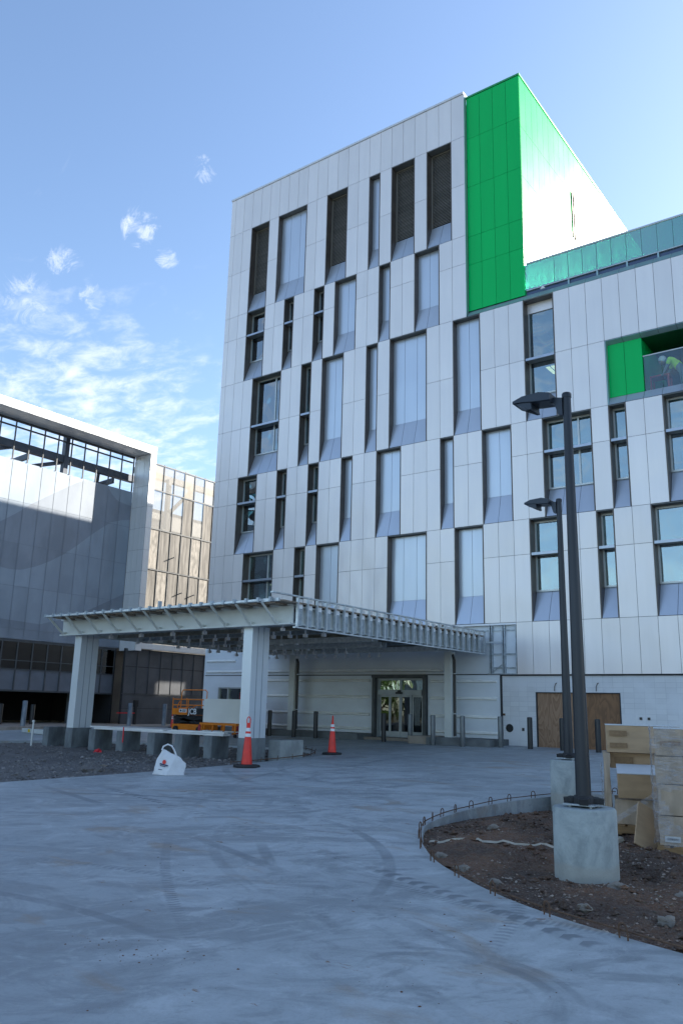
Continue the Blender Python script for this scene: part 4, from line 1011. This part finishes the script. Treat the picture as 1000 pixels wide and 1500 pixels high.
# white bulk bag, slumped over to one side
def bulk_bag():
    t = thing('bulk_bag', 'slumped white woven bag with a handle loop and orange mark, at the gravel edge', 'bag', (-14.05, 12.72, gz(12.7)), math.radians(48))
    V = Vector; A, Dp, B, Cp = V((-.34, .10, 0)), V((-.01, -.16, 0)), V((-.14, .06, .56)), V((.175, -.05, .41))
    E_, F_ = V((.37, -.06, 0)), V((.40, .08, .27)); A2, E2, B2, F2 = V((-.2, .42, 0)), V((.38, .36, 0)), V((.02, .28, .47)), V((.36, .30, .24))
    bm = bmesh.new(); q = {}
    vs = [bm.verts.new(p) for p in (A, Dp, E_, E2, A2, B, Cp, F_, F2, B2)]
    for f in ((0, 1, 6, 5), (1, 2, 7, 6), (2, 3, 8, 7), (3, 4, 9, 8), (4, 0, 5, 9), (5, 6, 9), (6, 7, 8, 9), (0, 4, 3, 2, 1)): bm.faces.new([vs[k] for k in f])
    bmesh.ops.bevel(bm, geom=bm.edges[:], offset=.03, segments=2, affect='EDGES', profile=.6)
    bmesh.ops.triangulate(bm, faces=bm.faces[:]); bmesh.ops.subdivide_edges(bm, edges=bm.edges[:], cuts=3, use_grid_fill=True); bmesh.ops.subdivide_edges(bm, edges=bm.edges[:], cuts=1)
    for v in bm.verts:
        p = v.co; k = 1 if p.z > .03 else .3
        p += V((noise.noise(p * 4), noise.noise(p * 4 + V((9, 0, 0))), noise.noise(p * 4 + V((0, 7, 0))))) * .035 * k + V((noise.noise(p * 11), noise.noise(p * 11 + V((3, 0, 0))), 0)) * .012 * k
        p.z = max(.003, p.z)
    MB().add(bm).build('bag_body', 'bag', t, False, True)
    MB().tube([(-.15, .03, .52), (-.12, .02, .60), (-.03, .0, .645), (.06, -.01, .61), (.13, -.03, .50), (.17, -.05, .40)], .018, 8).build('handle', 'bag', t, False, True)
    n = (Dp - A).cross(B - A).normalized()
    if n.y > 0: n = -n
    def at(u, v, e=.035): return A.lerp(Dp, u).lerp(B.lerp(Cp, u), v) + n * e
    m1 = MB(); c = at(.52, .56); ux = (at(.6, .56) - c).normalized(); uz = n.cross(ux).normalized()
    for k in range(12):
        a, b = k * math.pi / 6, (k + 1) * math.pi / 6; m1.face([c, c + (ux * math.cos(a) + uz * math.sin(a)) * .045, c + (ux * math.cos(b) + uz * math.sin(b)) * .045])
    m1.build('printed_mark', 'orange', t, False)
    m2 = MB()
    for (u0, u1, v0, v1) in ((.30, .84, .42, .48), (.36, .74, .37, .40), (.36, .60, .22, .245)): m2.face([at(u0, v0), at(u1, v0), at(u1, v1), at(u0, v1)])
    m2.build('printed_line', 'navy', t, False)
    return t
BB = bulk_bag()

# orange scissor lift
def tubes(paths, r): 
    m_ = MB()
    for p in paths: m_.tube(p, r, 8)
    return m_
SLF = thing('scissor_lift', 'orange scissor lift with guard rails and white letters, left of the white board', 'scissor lift', (-26.45, 25.3, gz(25.3)))
g0 = gz(25.3)
L0, L1, YA, YB = -1.0, 1.0, -.4, .4
def P(m_, name, mt, par, sm=False): return m_.build(name, mt, par, False, sm)
P(MB().bbox(L0, L1, YA, YB, .10, .34, .02), 'chassis', 'orangelift', SLF)
for x in (-.7, .7):
    for y in (YA - .02, YB + .02):
        w = MB(); w.tube([(x, y - .06, .13), (x, y + .06, .13)], .13, 18); P(w, 'wheel', 'rubber', SLF, True)
sx = MB()
for y in (YA + .05, YB - .05):
    for a, b in (((L0 + .1, .36), (L1 - .15, .62)), ((L1 - .15, .36), (L0 + .1, .62)), ((L0 + .1, .45), (L1 - .15, .71))): sx.bar((a[0], y, a[1]), (b[0], y, b[1]), .06, .10)
P(sx.box(L0 + .06, L1 - .1, YA + .15, YB - .15, .35, .70), 'scissor_arms', 'blacksteel', SLF)
pf = P(MB().box(L0, L1, YA, YB, .74, .80).box(L0, L1, YA - .02, YA, .72, .98), 'platform', 'orangelift', SLF)
P(tubes([[(L0, y, .80), (L0, y, 1.42)] for y in (YA, YB)] + [[(L1, y, .80), (L1, y, 1.42)] for y in (YA, YB)] + [[(-.05, y, .80), (-.05, y, 1.36)] for y in (YA, YB)] +
        [[(L0, y, z), (L1, y, z)] for y in (YA, YB) for z in (1.12, 1.36)] + [[(L0, YA, z), (L0, YB, z)] for z in (1.12, 1.36)] + [[(L1, YA, z), (L1, YB, z)] for z in (1.12, 1.36)], .022), 'guard_rail', 'orangelift', SLF)
P(tubes([[(-.62, YA + .1, .98), (-.58, YA + .1, 1.68), (-.50, YA + .1, 1.76), (.85, YA + .1, 1.76), (.95, YA + .1, 1.68), (.95, YA + .1, 1.36)], [(-.7, YA + .05, 1.0), (-.78, YA + .05, 1.05), (-.62, YA + .05, 1.28)], [(-.62, YA + .05, 1.0), (.15, YA + .05, 1.0), (.35, YA + .05, 1.10)]], .022), 'entry_gate', 'orangelift', SLF)
P(MB().box(-.55, -.1, YA - .034, YA - .022, .82, .96), 'decal', 'white', SLF); P(MB().box(-.50, -.40, YA - .04, YA - .035, .85, .93).box(-.36, -.14, YA - .04, YA - .035, .90, .93).box(-.36, -.14, YA - .04, YA - .035, .85, .88), 'decal_print', 'navy', SLF)
P(MB().box(-.04, 1.0, YA - .032, YA - .022, .73, 1.0), 'name_plate', 'blacksteel', SLF)
def text(body, size, par, loc, rot, mt, ext=.004):
    cu = bpy.data.curves.new('lettering', 'FONT'); cu.body = body; cu.size = size; cu.extrude = ext; cu.offset = .006; cu.materials.append(M[mt])
    o = bpy.data.objects.new('lettering', cu); C.objects.link(o); o.parent = par; o.location = loc; o.rotation_euler = rot
    bpy.context.view_layer.update(); me = bpy.data.meshes.new_from_object(o.evaluated_get(bpy.context.evaluated_depsgraph_get())); q = bpy.data.objects.new('lettering', me); C.objects.link(q)
    q.parent = par; q.location = loc; q.rotation_euler = rot; bpy.data.objects.remove(o); bpy.data.curves.remove(cu); return q
text('JCB', .33, SLF, (.02, YA - .042, .755), (math.radians(90), 0, 0), 'white')
# board carried on an orange trolley
TR = thing('panel_trolley', 'orange steel trolley under the big white board', 'trolley', (-23.2, 23.7, gz(23.7)))
tm = MB().box(-1.0, 1.0, -.3, .3, .44, .52)
for x in (-.9, -.3, .3, .9):
    for y in (-.25, .25): tm.box(x - .03, x + .03, y - .03, y + .03, .08, .44)
P(tm, 'trolley_frame', 'orangelift', TR)
for x in (-.9, .9):
    for y in (-.25, .25): w = MB(); w.tube([(x, y - .03, .07), (x, y + .03, .07)], .07, 14); P(w, 'wheel', 'rubber', TR, True)
P(MB().box(-.95, .95, -.28, .28, .2, .23), 'shelf', 'white', TR)
o = MB().bbox(0, 2.15, 0, .05, 0, .90, .006).build('white_board', 'board'); o.location = (-24.08, 23.45, gz(23.7) + .535); tag(o, 'large blank white board upright on the orange trolley beside the canopy column', 'board')
RL = thing('lift_platform', 'dark red machine with a low rail behind the white board', 'machine', (-23.6, 25.6, gz(25.6)))
P(MB().bbox(-.35, .35, -.3, .3, 1.30, 1.60, .03), 'motor_box', 'redpaint', RL); P(MB().box(-.35, .62, -.35, .35, .02, 1.28), 'body', 'redpaint', RL)
P(tubes([[(-.3, -.3, 1.3), (-.3, -.3, 1.66), (.58, -.3, 1.66), (.58, -.3, 1.25)], [(.2, -.3, 1.3), (.2, -.3, 1.66)]], .025), 'guard_rail', 'redpaint', RL)
P(MB().box(-.2, .1, -.31, -.302, 1.40, 1.50), 'decal', 'white', RL)
# white beam on the ground by the garage
o = MB().bbox(0, 3.6, 0, .18, 0, .16, .01).build('steel_member', 'cream'); o.location = (-31.4, 20.3, gz(20.3) + .005); o.rotation_euler = (0, 0, -.25); tag(o, 'white painted beam with a yellow tag lying on the far paving', 'beam')
q = MB().box(.75, 1.0, -.006, -.002, .03, .15).build('tag', 'yellow', o, False)
# fire extinguisher between lift and trolley
FE = thing('fire_extinguisher', 'small red fire extinguisher on the ground before the orange lift', 'extinguisher', (-24.35, 23.6, gz(23.6)))
P(MB().lathe([(.09, 0), (.09, .38), (.06, .45), (.03, .47)], 16), 'cylinder', 'redpaint', FE, True); P(MB().box(-.03, .08, -.015, .015, .47, .54), 'handle', 'blacksteel', FE)
# wall hydrant stub at the dark wall
HY = thing('valve_post', 'dark valve post with a short red arm at the foot of the dark wall', 'valve', (-35.9, 29.9, 0))
P(MB().box(-.06, .06, -.06, .06, -.1, .9).box(-.1, .1, -.1, .1, .9, 1.25), 'post', 'rubber', HY); P(MB().box(-.05, .05, -1.2, -.06, .55, .60), 'arm', 'ribbon', HY)

# ------------------------------------------------------------------ rebar along the bed
BAR = catmull(EDGE, 6, False)
barm = MB(); pts = []
for i, p in enumerate(BAR):
    a = BAR[max(0, i - 1)]; b = BAR[min(len(BAR) - 1, i + 1)]; d = (b - a).normalized(); nrm = Vector((-d.y, d.x))
    q = p + nrm * -.025; pts.append((q.x, q.y, gz(q.y) + .05 + .004 * math.sin(i * .35)))
barm.tube(pts, .0075, 6)
tag(barm.build('reinforcing_bar', 'rust', smooth=True), 'long rusty steel bar following the curved edge of the soil bed', 'rebar')
def hoop():
    return MB().tube([(-.045, 0, -.15), (-.045, 0, .075), (-.035, 0, .102), (0, 0, .115), (.035, 0, .102), (.045, 0, .075), (.045, 0, -.15)], .0075, 6).build('rebar_hoop', 'rust', smooth=True)
LOOPS = [(-5.3, 15.75), (-5.95, 15.0), (-6.25, 14.3), (-6.38, 13.6), (-6.46, 13.05), (-6.5, 12.45), (-6.48, 11.9), (-6.42, 11.38), (-6.33, 10.95), (-6.2, 10.5), (-6.02, 10.1), (-5.75, 9.62), (-5.39, 9.06), (-4.88, 8.46), (-4.31, 7.97), (-3.69, 7.52), (-3.01, 7.15), (-2.28, 6.88)]
h0 = hoop(); tag(h0, 'rusty rebar hoop standing in the paving edge beside the soil bed', 'rebar hoop', 'rebar hoops round the soil bed')
for i, (x, y) in enumerate(LOOPS):
    o = h0 if i == 0 else h0.copy()
    if i: C.objects.link(o)
    a = LOOPS[max(0, i - 1)]; b = LOOPS[min(len(LOOPS) - 1, i + 1)]; ang = math.atan2(b[1] - a[1], b[0] - a[0])
    nx, ny = -math.sin(ang), math.cos(ang)
    o.location = (x - nx * .055, y - ny * .055, gz(y)); o.rotation_euler = (0, random.uniform(-.12, .12), ang + random.uniform(-.25, .25))
tip = catmull([(-14.82, 15.4), (-14.74, 16.4), (-14.74, 17.7), (-15.02, 18.85), (-15.58, 19.72), (-16.45, 20.4), (-17.4, 20.72)], 6, False)
mm = MB(); mm.tube([(p.x + .04, p.y + .04, gz(p.y) + .06) for p in tip], .012, 6)
for i, p in enumerate(tip[::3]): mm.tube([(p.x + .04, p.y + .04, gz(p.y) - .05), (p.x + .04 + .03 * math.sin(i), p.y + .06, gz(p.y) + .13)], .009, 5)
tag(mm.build('reinforcing_bar', 'rust'), 'rusty steel bar with short stubs round the rounded tip of the gravel bed', 'rebar')

# loose pale strap across the soil, in two heaps
sp = [(-5.72, 9.72), (-5.5, 9.78), (-5.28, 9.98), (-4.95, 10.10), (-4.5, 10.22), (-4.1, 10.34), (-3.75, 10.43)]
sp = catmull(sp, 6, False); ms = MB()
for i, (a, b) in enumerate(zip(sp[:-1], sp[1:])):
    pass
row = []
for i, p in enumerate(sp):
    a = sp[max(0, i - 1)]; b = sp[min(len(sp) - 1, i + 1)]; d = (b - a).normalized(); nr = Vector((-d.y, d.x)); w = .026 + .008 * math.sin(i * .5) + .006 * math.sin(i * 1.9)
    z = soil_height(p.x, p.y, ISL_R, .15) + .012 + .004 * math.sin(i * .8)
    row.append(((p.x - nr.x * w, p.y - nr.y * w, z), (p.x, p.y, z + .022), (p.x + nr.x * w, p.y + nr.y * w, z + .005)))
for r0, r1 in zip(row[:-1], row[1:]):
    for k in range(2): ms.face([r0[k], r0[k + 1], r1[k + 1], r1[k]])
tag(ms.build('fabric_strap', 'strap', smooth=False), 'pale fabric strap lying across the soil left of the near lamp base', 'strap')
ms = MB(); q = [(-4.1, 12.1, -.38), (-4.06, 11.85, -.44), (-3.9, 11.55, -.48), (-3.78, 11.3, -.46), (-3.85, 11.05, -.50), (-4.0, 10.8, -.47)]
ms.tube(q, [.02, .03, .025, .05, .07, .04], 8)
tag(ms.build('fabric_strap', 'strap', smooth=True), 'crumpled pale strap trailing down from the carton stack', 'strap')

# ------------------------------------------------------------------ pallets and cartons
def pallet(loc, rz, label, w=1.05, d=1.0):
    t = thing('wooden_pallet', label, 'pallet', loc, rz, 'wooden pallets under the cartons')
    m_ = MB()
    for i in range(6): m_.box(i * w / 6 + .01, (i + 1) * w / 6 - .03, 0, d, .105, .125)
    P(m_, 'top_board', 'wood', t); m_ = MB()
    for y in (.0, d / 2 - .02, d - .04): m_.box(0, w, y, y + .04, .018, .104)
    P(m_, 'stringer', 'wood', t); m_ = MB()
    for i in (0, 2, 4): m_.box(i * w / 5, i * w / 5 + .1, 0, d, .0, .017)
    P(m_, 'bottom_board', 'wood', t); return t
def carton(root, rz, o, s, label, m='card', top=None, bulge=.0, extra=None, tilt=(0, 0)):
    x, y, z = o; w, d, h = s; c, sn = math.cos(rz), math.sin(rz)
    t = thing('carton', label, 'carton', (root[0] + c * x - sn * y, root[1] + sn * x + c * y, root[2] + z), rz, 'cardboard cartons stacked on pallets')
    t.rotation_euler = (tilt[0], tilt[1], rz)
    bm = bmesh.new(); bmesh.ops.create_cube(bm, size=1)
    bmesh.ops.subdivide_edges(bm, edges=bm.edges[:], cuts=5, use_grid_fill=True)
    sd = x * 7 + z * 13 + w
    for v in bm.verts:
        p = v.co.copy(); q = Vector((p.x * 2 + sd, p.y * 2, p.z * 2)); k = (.25 - p.x * p.x) * (.25 - p.z * p.z) * 16
        e = .012 + bulge * .5
        v.co = ((p.x + .5) * w + e * noise.noise(q), (p.y + .5) * d + e * noise.noise(q + Vector((5, 5, 0))) - (bulge * k if p.y < -.49 else 0), (p.z + .5) * h + e * .5 * noise.noise(q + Vector((0, 0, 9))) * (1 if p.z > -.4 else 0))
    P(MB().add(bm), 'carton_body', m, t, True)
    if top: P(MB().box(-.008, w + .008, -.008, d + .008, h + .004, h + .016), 'lid', top, t)
    for f in (extra or []): f(t, w, d, h)
    return t
def tape(t, w, d, h): P(MB().box(w * .05, w * .95, -.020, -.016, h * .46, h * .47), 'seam', 'print', t)
def stamp(a, b, c_, e, m='print'): return lambda t, w, d, h: P(MB().box(w * a, w * b, -.022, -.018, h * c_, h * e), 'print', m, t)
RZ = math.radians(20)
zl = gz(12.4) - .125
LP = (-4.18, 12.25, zl); pallet(LP, RZ, 'wooden pallet under the half open carton stack behind the near lamp')
carton(LP, RZ, (.04, .10, .13), (.95, .7, .33), 'bottom dusty carton of the left stack just above the pallet', 'card_dull', bulge=.03)
carton(LP, RZ, (.08, -.06, .50), (.62, .40, .34), 'carton with a white lid tipped forward in the middle of the left stack', 'card', 'card_white', tilt=(.26, 0))
carton(LP, RZ, (.0, .34, .88), (1.0, .6, .22), 'flat carton under the top carton of the left stack', 'card', extra=[stamp(.06, .32, .35, .75)])
carton(LP, RZ, (-.04, .20, 1.11), (1.02, .75, .38), 'top carton of the left stack with two faded stamps and white top', 'card', 'card_white', extra=[stamp(.04, .28, .62, .82), stamp(.04, .28, .18, .36)])
o = carton(LP, RZ, (-.10, .20, .30), (.09, .6, .80), 'torn upright carton flap down the left side of the left stack', 'card_dull', bulge=.02)
RP = (-3.22, 10.95, gz(11) - .115); RZ2 = math.radians(16); pallet(RP, RZ2, 'wooden pallet under the film wrapped cartons at the photo edge', 1.1)
carton(RP, RZ2, (.04, .03, .13), (1.0, .9, .34), 'bottom wrapped carton with a pale printed label, right stack', 'card_dull', bulge=.02, extra=[stamp(.06, .24, .12, .32, 'card_white'), stamp(.085, .215, .18, .26, 'print_grey')])
carton(RP, RZ2, (.05, .05, .48), (1.0, .9, .36), 'second carton from the bottom in the wrapped right stack', 'card_dull', bulge=.02)
carton(RP, RZ2, (.04, .06, .85), (1.0, .9, .33), 'third carton from the bottom in the wrapped right stack', 'card_dull', bulge=.015)
carton(RP, RZ2, (.05, .05, 1.19), (1.0, .9, .32), 'top carton of the wrapped right stack', 'card_dull', 'card_white', bulge=.01, extra=[stamp(.06, .3, .4, .55)])
o = MB().bbox(0, .44, 0, .02, 0, .62, .003).build('cardboard_flap', 'card'); o.location = (-3.52, 11.05, gz(11) + .0); o.rotation_euler = (-.55, .5, RZ2 + .5); tag(o, 'torn cardboard flap leaning out from the foot of the wrapped stack', 'cardboard')
def film(name, root, rz, o, w, h, label, seed, side=False):
    nx, nz = 26, 40; m_ = MB(); c, sn = math.cos(rz), math.sin(rz)
    ids = {}
    for j in range(nz + 1):
        for i in range(nx + 1):
            u, v = i / nx, j / nz; q = Vector((u * 4 + seed, v * 9, seed))
            off = .022 + .035 * abs(noise.noise(q)) + .018 * noise.noise(q * 3)
            lx, ly = (o[0] + u * w, o[1] - off) if not side else (o[0] - off, o[1] + u * w)
            m_.v.append((root[0] + c * lx - sn * ly, root[1] + sn * lx + c * ly, root[2] + o[2] + v * h + .03 * noise.noise(q * 1.5)))
    for j in range(nz):
        for i in range(nx):
            u, v = (i + .5) / nx, (j + .5) / nz
            if noise.noise(Vector((u * 3 + seed * 2, v * 4, 2))) < -.22: continue
            a = j * (nx + 1) + i; m_.f.append((a, a + 1, a + nx + 2, a + nx + 1)); m_.mi.append(0)
    tag(m_.build(name, 'wrap', smooth=True), label, 'plastic wrap')
film('stretch_film', RP, RZ2, (.0, .0, .12), 1.1, 1.42, 'torn clear film stretched over the front of the right carton stack', 1.3)
film('stretch_film', RP, RZ2, (.02, .0, .12), .9, 1.42, 'torn clear film hanging down the left side of the right carton stack', 6.1, True)
film('stretch_film', LP, RZ, (-.10, .12, .2), .6, .75, 'ragged clear film on the left side of the half open stack', 4.4, True)
m_ = MB(); pts = [(-4.15, 12.18, -.33), (-3.95, 12.15, -.20), (-3.7, 12.2, -.03), (-3.5, 12.3, .12)]
for a, b in zip(pts[:-1], pts[1:]):
    a, b = Vector(a), Vector(b); m_.face([a - Vector((0, .02, .05)), b - Vector((0, .02, .05)), b + Vector((.02, 0, .05)), a + Vector((.02, 0, .05))])
tag(m_.build('stretch_film', 'wrap'), 'twisted band of clear film slanting across the foot of the half open stack', 'plastic wrap')

# ------------------------------------------------------------------ worker and table on the balcony
zf = zb + .2
TB = thing('work_table', 'low red work table on the balcony behind the glass', 'table', (-7.15, 28.2, zf))
P(MB().box(-.36, .34, -.22, .22, .88, .94), 'table_top', 'redtable', TB)
for x in (-.3, .3):
    for y in (-.18, .18): P(MB().box(x - .03, x + .03, y - .03, y + .03, 0, .88), 'leg', 'redtable', TB)
def skin(name, verts, edges, radii, m, par):
    me = bpy.data.meshes.new(name); me.from_pydata(verts, edges, []); me.materials.append(M[m])
    o = bpy.data.objects.new(name, me); C.objects.link(o); o.parent = par
    sk = o.modifiers.new('skin', 'SKIN'); lay = me.skin_vertices[0] if len(me.skin_vertices) else None
    if lay is None:
        bm = bmesh.new(); bm.from_mesh(me); bm.verts.layers.skin.verify(); bm.to_mesh(me); bm.free(); lay = me.skin_vertices[0]
    for i, r in enumerate(radii): lay.data[i].radius = (r, r)
    lay.data[0].use_root = True
    o.modifiers.new('sub', 'SUBSURF').render_levels = 2; return o
PE = thing('person', 'worker in yellow hi-vis shirt and hard hat bending over the red table on the balcony', 'person', (-6.42, 28.05, zf)); PE.scale = (1.1, 1.1, 1.1)
bv = [(0, 0, .88), (-.08, 0, 1.08), (-.22, 0, 1.24), (-.34, 0, 1.30), (-.42, 0, 1.31), (-.52, 0, 1.33), (.02, -.11, .84), (.05, -.13, .48), (.03, -.13, .08), (-.10, -.13, .04), (.02, .11, .84), (.08, .13, .48), (.08, .13, .08), (-.05, .13, .04),
      (-.28, -.19, 1.25), (-.38, -.22, 1.02), (-.50, -.18, .82), (-.57, -.16, .76), (-.28, .19, 1.25), (-.40, .22, 1.02), (-.50, .16, .84), (-.57, .14, .78)]
be = [(0, 1), (1, 2), (2, 3), (3, 4), (4, 5), (0, 6), (6, 7), (7, 8), (8, 9), (0, 10), (10, 11), (11, 12), (12, 13), (2, 14), (14, 15), (15, 16), (16, 17), (2, 18), (18, 19), (19, 20), (20, 21)]
skin('body', bv, be, [.13, .13, .13, .08, .055, .09, .09, .065, .045, .035, .09, .065, .045, .035, .06, .045, .032, .03, .06, .045, .032, .03], 'trousers', PE)
skin('shirt', [(-.03, 0, .93), (-.10, 0, 1.10), (-.22, 0, 1.25), (-.33, 0, 1.30), (-.28, -.19, 1.25), (-.36, -.22, 1.06), (-.28, .19, 1.25), (-.38, .22, 1.06)], [(0, 1), (1, 2), (2, 3), (2, 4), (4, 5), (2, 6), (6, 7)], [.155, .155, .16, .10, .08, .062, .08, .062], 'hivis', PE)
bm = bmesh.new(); bmesh.ops.create_uvsphere(bm, u_segments=20, v_segments=12, radius=.125); bmesh.ops.translate(bm, vec=(-.55, 0, 1.37), verts=bm.verts); P(MB().add(bm), 'hard_hat', 'helmet', PE, True)
bm = bmesh.new(); bmesh.ops.create_uvsphere(bm, u_segments=16, v_segments=10, radius=.10); bmesh.ops.translate(bm, vec=(-.57, 0, 1.30), verts=bm.verts); P(MB().add(bm), 'head', 'skin', PE, True)
P(MB().lathe([(.16, 0), (.16, .02)], 4).box(-.0, .001, 0, .001, 0, .001), 'dust_mat', 'rubber', TB) if False else None

# ------------------------------------------------------------------ trees across the road behind the camera (seen in the glass)
def tree(seed, h, label, loc):
    rnd = random.Random(seed); t = thing('broadleaf_tree', label, 'tree', loc, 0, 'trees across the road facing the entrance')
    tr = MB(); tr.tube([(0, 0, -.3), (.05, 0, h * .25), (.0, .1, h * .5), (.1, 0, h * .8)], [.2, .16, .11, .04], 10)
    for k in range(7):
        a = k * 2.4; z = h * (.28 + .07 * k); L = h * .28
        tr.tube([(0.02, 0, z), (math.cos(a) * L * .5, math.sin(a) * L * .5, z + L * .35), (math.cos(a) * L, math.sin(a) * L, z + L * .6)], [.08, .05, .02], 6)
    P(tr, 'trunk', 'bark', t, True)
    cr = MB()
    for k in range(46):
        a = rnd.random() * 6.28; u = rnd.random() ** .5; zz = rnd.uniform(.22, 1.0); R = h * .34 * math.sin(math.pi * min(1, (zz - .12) / .95)) ** .6
        c = Vector((math.cos(a) * R * u, math.sin(a) * R * u, h * zz))
        for q in range(60):
            d = Vector((rnd.gauss(0, 1), rnd.gauss(0, 1), rnd.gauss(0, .8))).normalized() * rnd.random() ** .4 * h * .10; p = c + d; s = .13 + .1 * rnd.random()
            n1 = Vector((rnd.gauss(0, 1), rnd.gauss(0, 1), rnd.gauss(0, 1))).normalized(); n2 = n1.orthogonal().normalized()
            n1 = n1.cross(n2); cr.face([p - n1 * s, p + n2 * s * .6, p + n1 * s, p - n2 * s * .6])
    P(cr, 'crown', 'leaf', t); return t
zt_ = gz(-12) - .4
t1 = tree(1, 9.5, 'tall rounded broadleaf tree reflected in the entrance doors', (-42, -17, zt_))
t2 = tree(2, 8.0, 'shorter spreading broadleaf tree beside the tall rounded one', (-52, -24, zt_))
for i, (x, y, b, lb) in enumerate([(-34, -19, 1, 'broadleaf tree straight across from the doors'), (-62, -28, 0, 'farthest tall tree of the row reflected in the glass'), (-26, -24, 0, 'tall tree near the middle of the row across the road'), (-18, -20, 1, 'spreading tree opposite the plywood boards'), (-72, -22, 1, 'spreading tree at the far end of the row')]):
    copy_tree((t1, t2)[b], (x, y, zt_), i * 1.3, lb)

# ------------------------------------------------------------------ sky, sun, camera
SUN_EL, SUN_AZ = math.radians(27), math.radians(27.4)      # azimuth from +Y towards +X
W = bpy.data.worlds.new('World'); bpy.context.scene.world = W; W.use_nodes = True
nt = W.node_tree; bg = nt.nodes['Background']
sky = nt.nodes.new('ShaderNodeTexSky'); sky.sky_type = 'NISHITA'; sky.sun_disc = False
sky.sun_elevation = SUN_EL; sky.sun_rotation = SUN_AZ; sky.altitude = 150; sky.air_density = 1.0; sky.dust_density = .8; sky.ozone_density = 2.2
tc = nt.nodes.new('ShaderNodeTexCoord'); sp = nt.nodes.new('ShaderNodeSeparateXYZ'); nt.links.new(tc.outputs['Generated'], sp.inputs[0])
zc_ = mathn(nt, 'MAXIMUM', sp.outputs[2], .02); zz_ = mathn(nt, 'ADD', zc_, .08)
cv = nt.nodes.new('ShaderNodeCombineXYZ'); nt.links.new(mathn(nt, 'DIVIDE', sp.outputs[0], zz_), cv.inputs[0]); nt.links.new(mathn(nt, 'DIVIDE', sp.outputs[1], zz_), cv.inputs[1])
mp = nt.nodes.new('ShaderNodeMapping'); nt.links.new(cv.outputs[0], mp.inputs[0]); mp.inputs['Rotation'].default_value = (0, 0, .9); mp.inputs['Scale'].default_value = (1.0, 1.6, 1)
n1 = noisen(nt, mp.outputs[0], 8.5, 8, .62, .3); n2 = noisen(nt, cv.outputs[0], .55, 3, .5)
def around(az, el, r0, r1):
    d = (math.sin(az) * math.cos(el), math.cos(az) * math.cos(el), math.sin(el))
    vm = nt.nodes.new('ShaderNodeVectorMath'); vm.operation = 'DOT_PRODUCT'; nt.links.new(tc.outputs['Generated'], vm.inputs[0]); vm.inputs[1].default_value = d
    return ramp(nt, vm.outputs['Value'], math.cos(r0), math.cos(r1))
patch = around(math.radians(-56), math.radians(15), math.radians(17), math.radians(2))
back_ = mathn(nt, 'MULTIPLY', around(math.radians(-150), math.radians(16), math.radians(75), math.radians(25)), .85)
cover = mathn(nt, 'ADD', patch, back_, clamp=True)
thr = mathn(nt, 'MULTIPLY_ADD', cover, .34, mathn(nt, 'MULTIPLY', n2, .25))
cl = ramp(nt, mathn(nt, 'ADD', n1, thr), .82, 1.22)
cl = mathn(nt, 'MULTIPLY', mathn(nt, 'MULTIPLY', cl, ramp(nt, sp.outputs[2], .0, .12)), mathn(nt, 'MULTIPLY', cover, .6))
wis = noisen(nt, mp.outputs[0], 3.1, 7, .6, .6)
ww = mathn(nt, 'MULTIPLY', ramp(nt, wis, .62, .82), mathn(nt, 'MULTIPLY', around(math.radians(-60), math.radians(24), math.radians(14), math.radians(4)), .4))
cl = mathn(nt, 'MAXIMUM', cl, ww)
pn = noisen(nt, tc.outputs['Generated'], 34, 8, .72, 1.2)
for az, el, rr, k in ((-52.7, 31.5, 1.8, .6), (-50.6, 29.8, 1.1, .45), (-48.2, 35.4, 1.3, .5), (-57.8, 28.5, 1.6, .5), (-55.5, 26.5, 1.4, .45), (-60, 25.5, 2.6, .4)):
    a_ = around(math.radians(az), math.radians(el), math.radians(rr), math.radians(rr * .1))
    cl = mathn(nt, 'MAXIMUM', cl, mathn(nt, 'MULTIPLY', mathn(nt, 'MULTIPLY', ramp(nt, mathn(nt, 'MULTIPLY_ADD', a_, .30, pn), .68, 1.0), ramp(nt, a_, .0, .5)), k))
mx = mixc(nt, cl, sky.outputs[0], (4.7, 4.85, 5.1))
nt.links.new(mx, bg.inputs[0]); bg.inputs[1].default_value = .11
sl_ = bpy.data.lights.new('sun', 'SUN'); sl_.energy = 5.0; sl_.angle = math.radians(.5); sl_.color = (1, .93, .82)
so_ = bpy.data.objects.new('sun', sl_); C.objects.link(so_)
sd = Vector((math.sin(SUN_AZ) * math.cos(SUN_EL), math.cos(SUN_AZ) * math.cos(SUN_EL), math.sin(SUN_EL)))
so_.rotation_euler = sd.to_track_quat('Z', 'Y').to_euler(); so_.location = (20, 60, 60)
cam = bpy.data.cameras.new('camera'); cam.sensor_fit = 'VERTICAL'; cam.sensor_height = 36; cam.lens = 28.687; cam.clip_end = 3000; cam.clip_start = .1
co = bpy.data.objects.new('camera', cam); C.objects.link(co)
yaw, pit, rol = (math.radians(a) for a in (36.76981, 13.47074, 1.41876))
f = Vector((-math.sin(yaw) * math.cos(pit), math.cos(yaw) * math.cos(pit), math.sin(pit))); r = Vector((math.cos(yaw), math.sin(yaw), 0)); u = r.cross(f)
r2 = math.cos(rol) * r + math.sin(rol) * u; u2 = -math.sin(rol) * r + math.cos(rol) * u
mw = Matrix((r2, u2, -f)).transposed().to_4x4(); mw.translation = (0, 0, 1.134); co.matrix_world = mw
S = bpy.context.scene; S.camera = co
S.view_settings.view_transform = 'Standard'; S.view_settings.look = 'None'; S.view_settings.exposure = 1.48; S.view_settings.gamma = 1; S.view_settings.use_curve_mapping = False
S.cycles.max_bounces = 8; S.cycles.transparent_max_bounces = 16; S.cycles.use_denoising = True
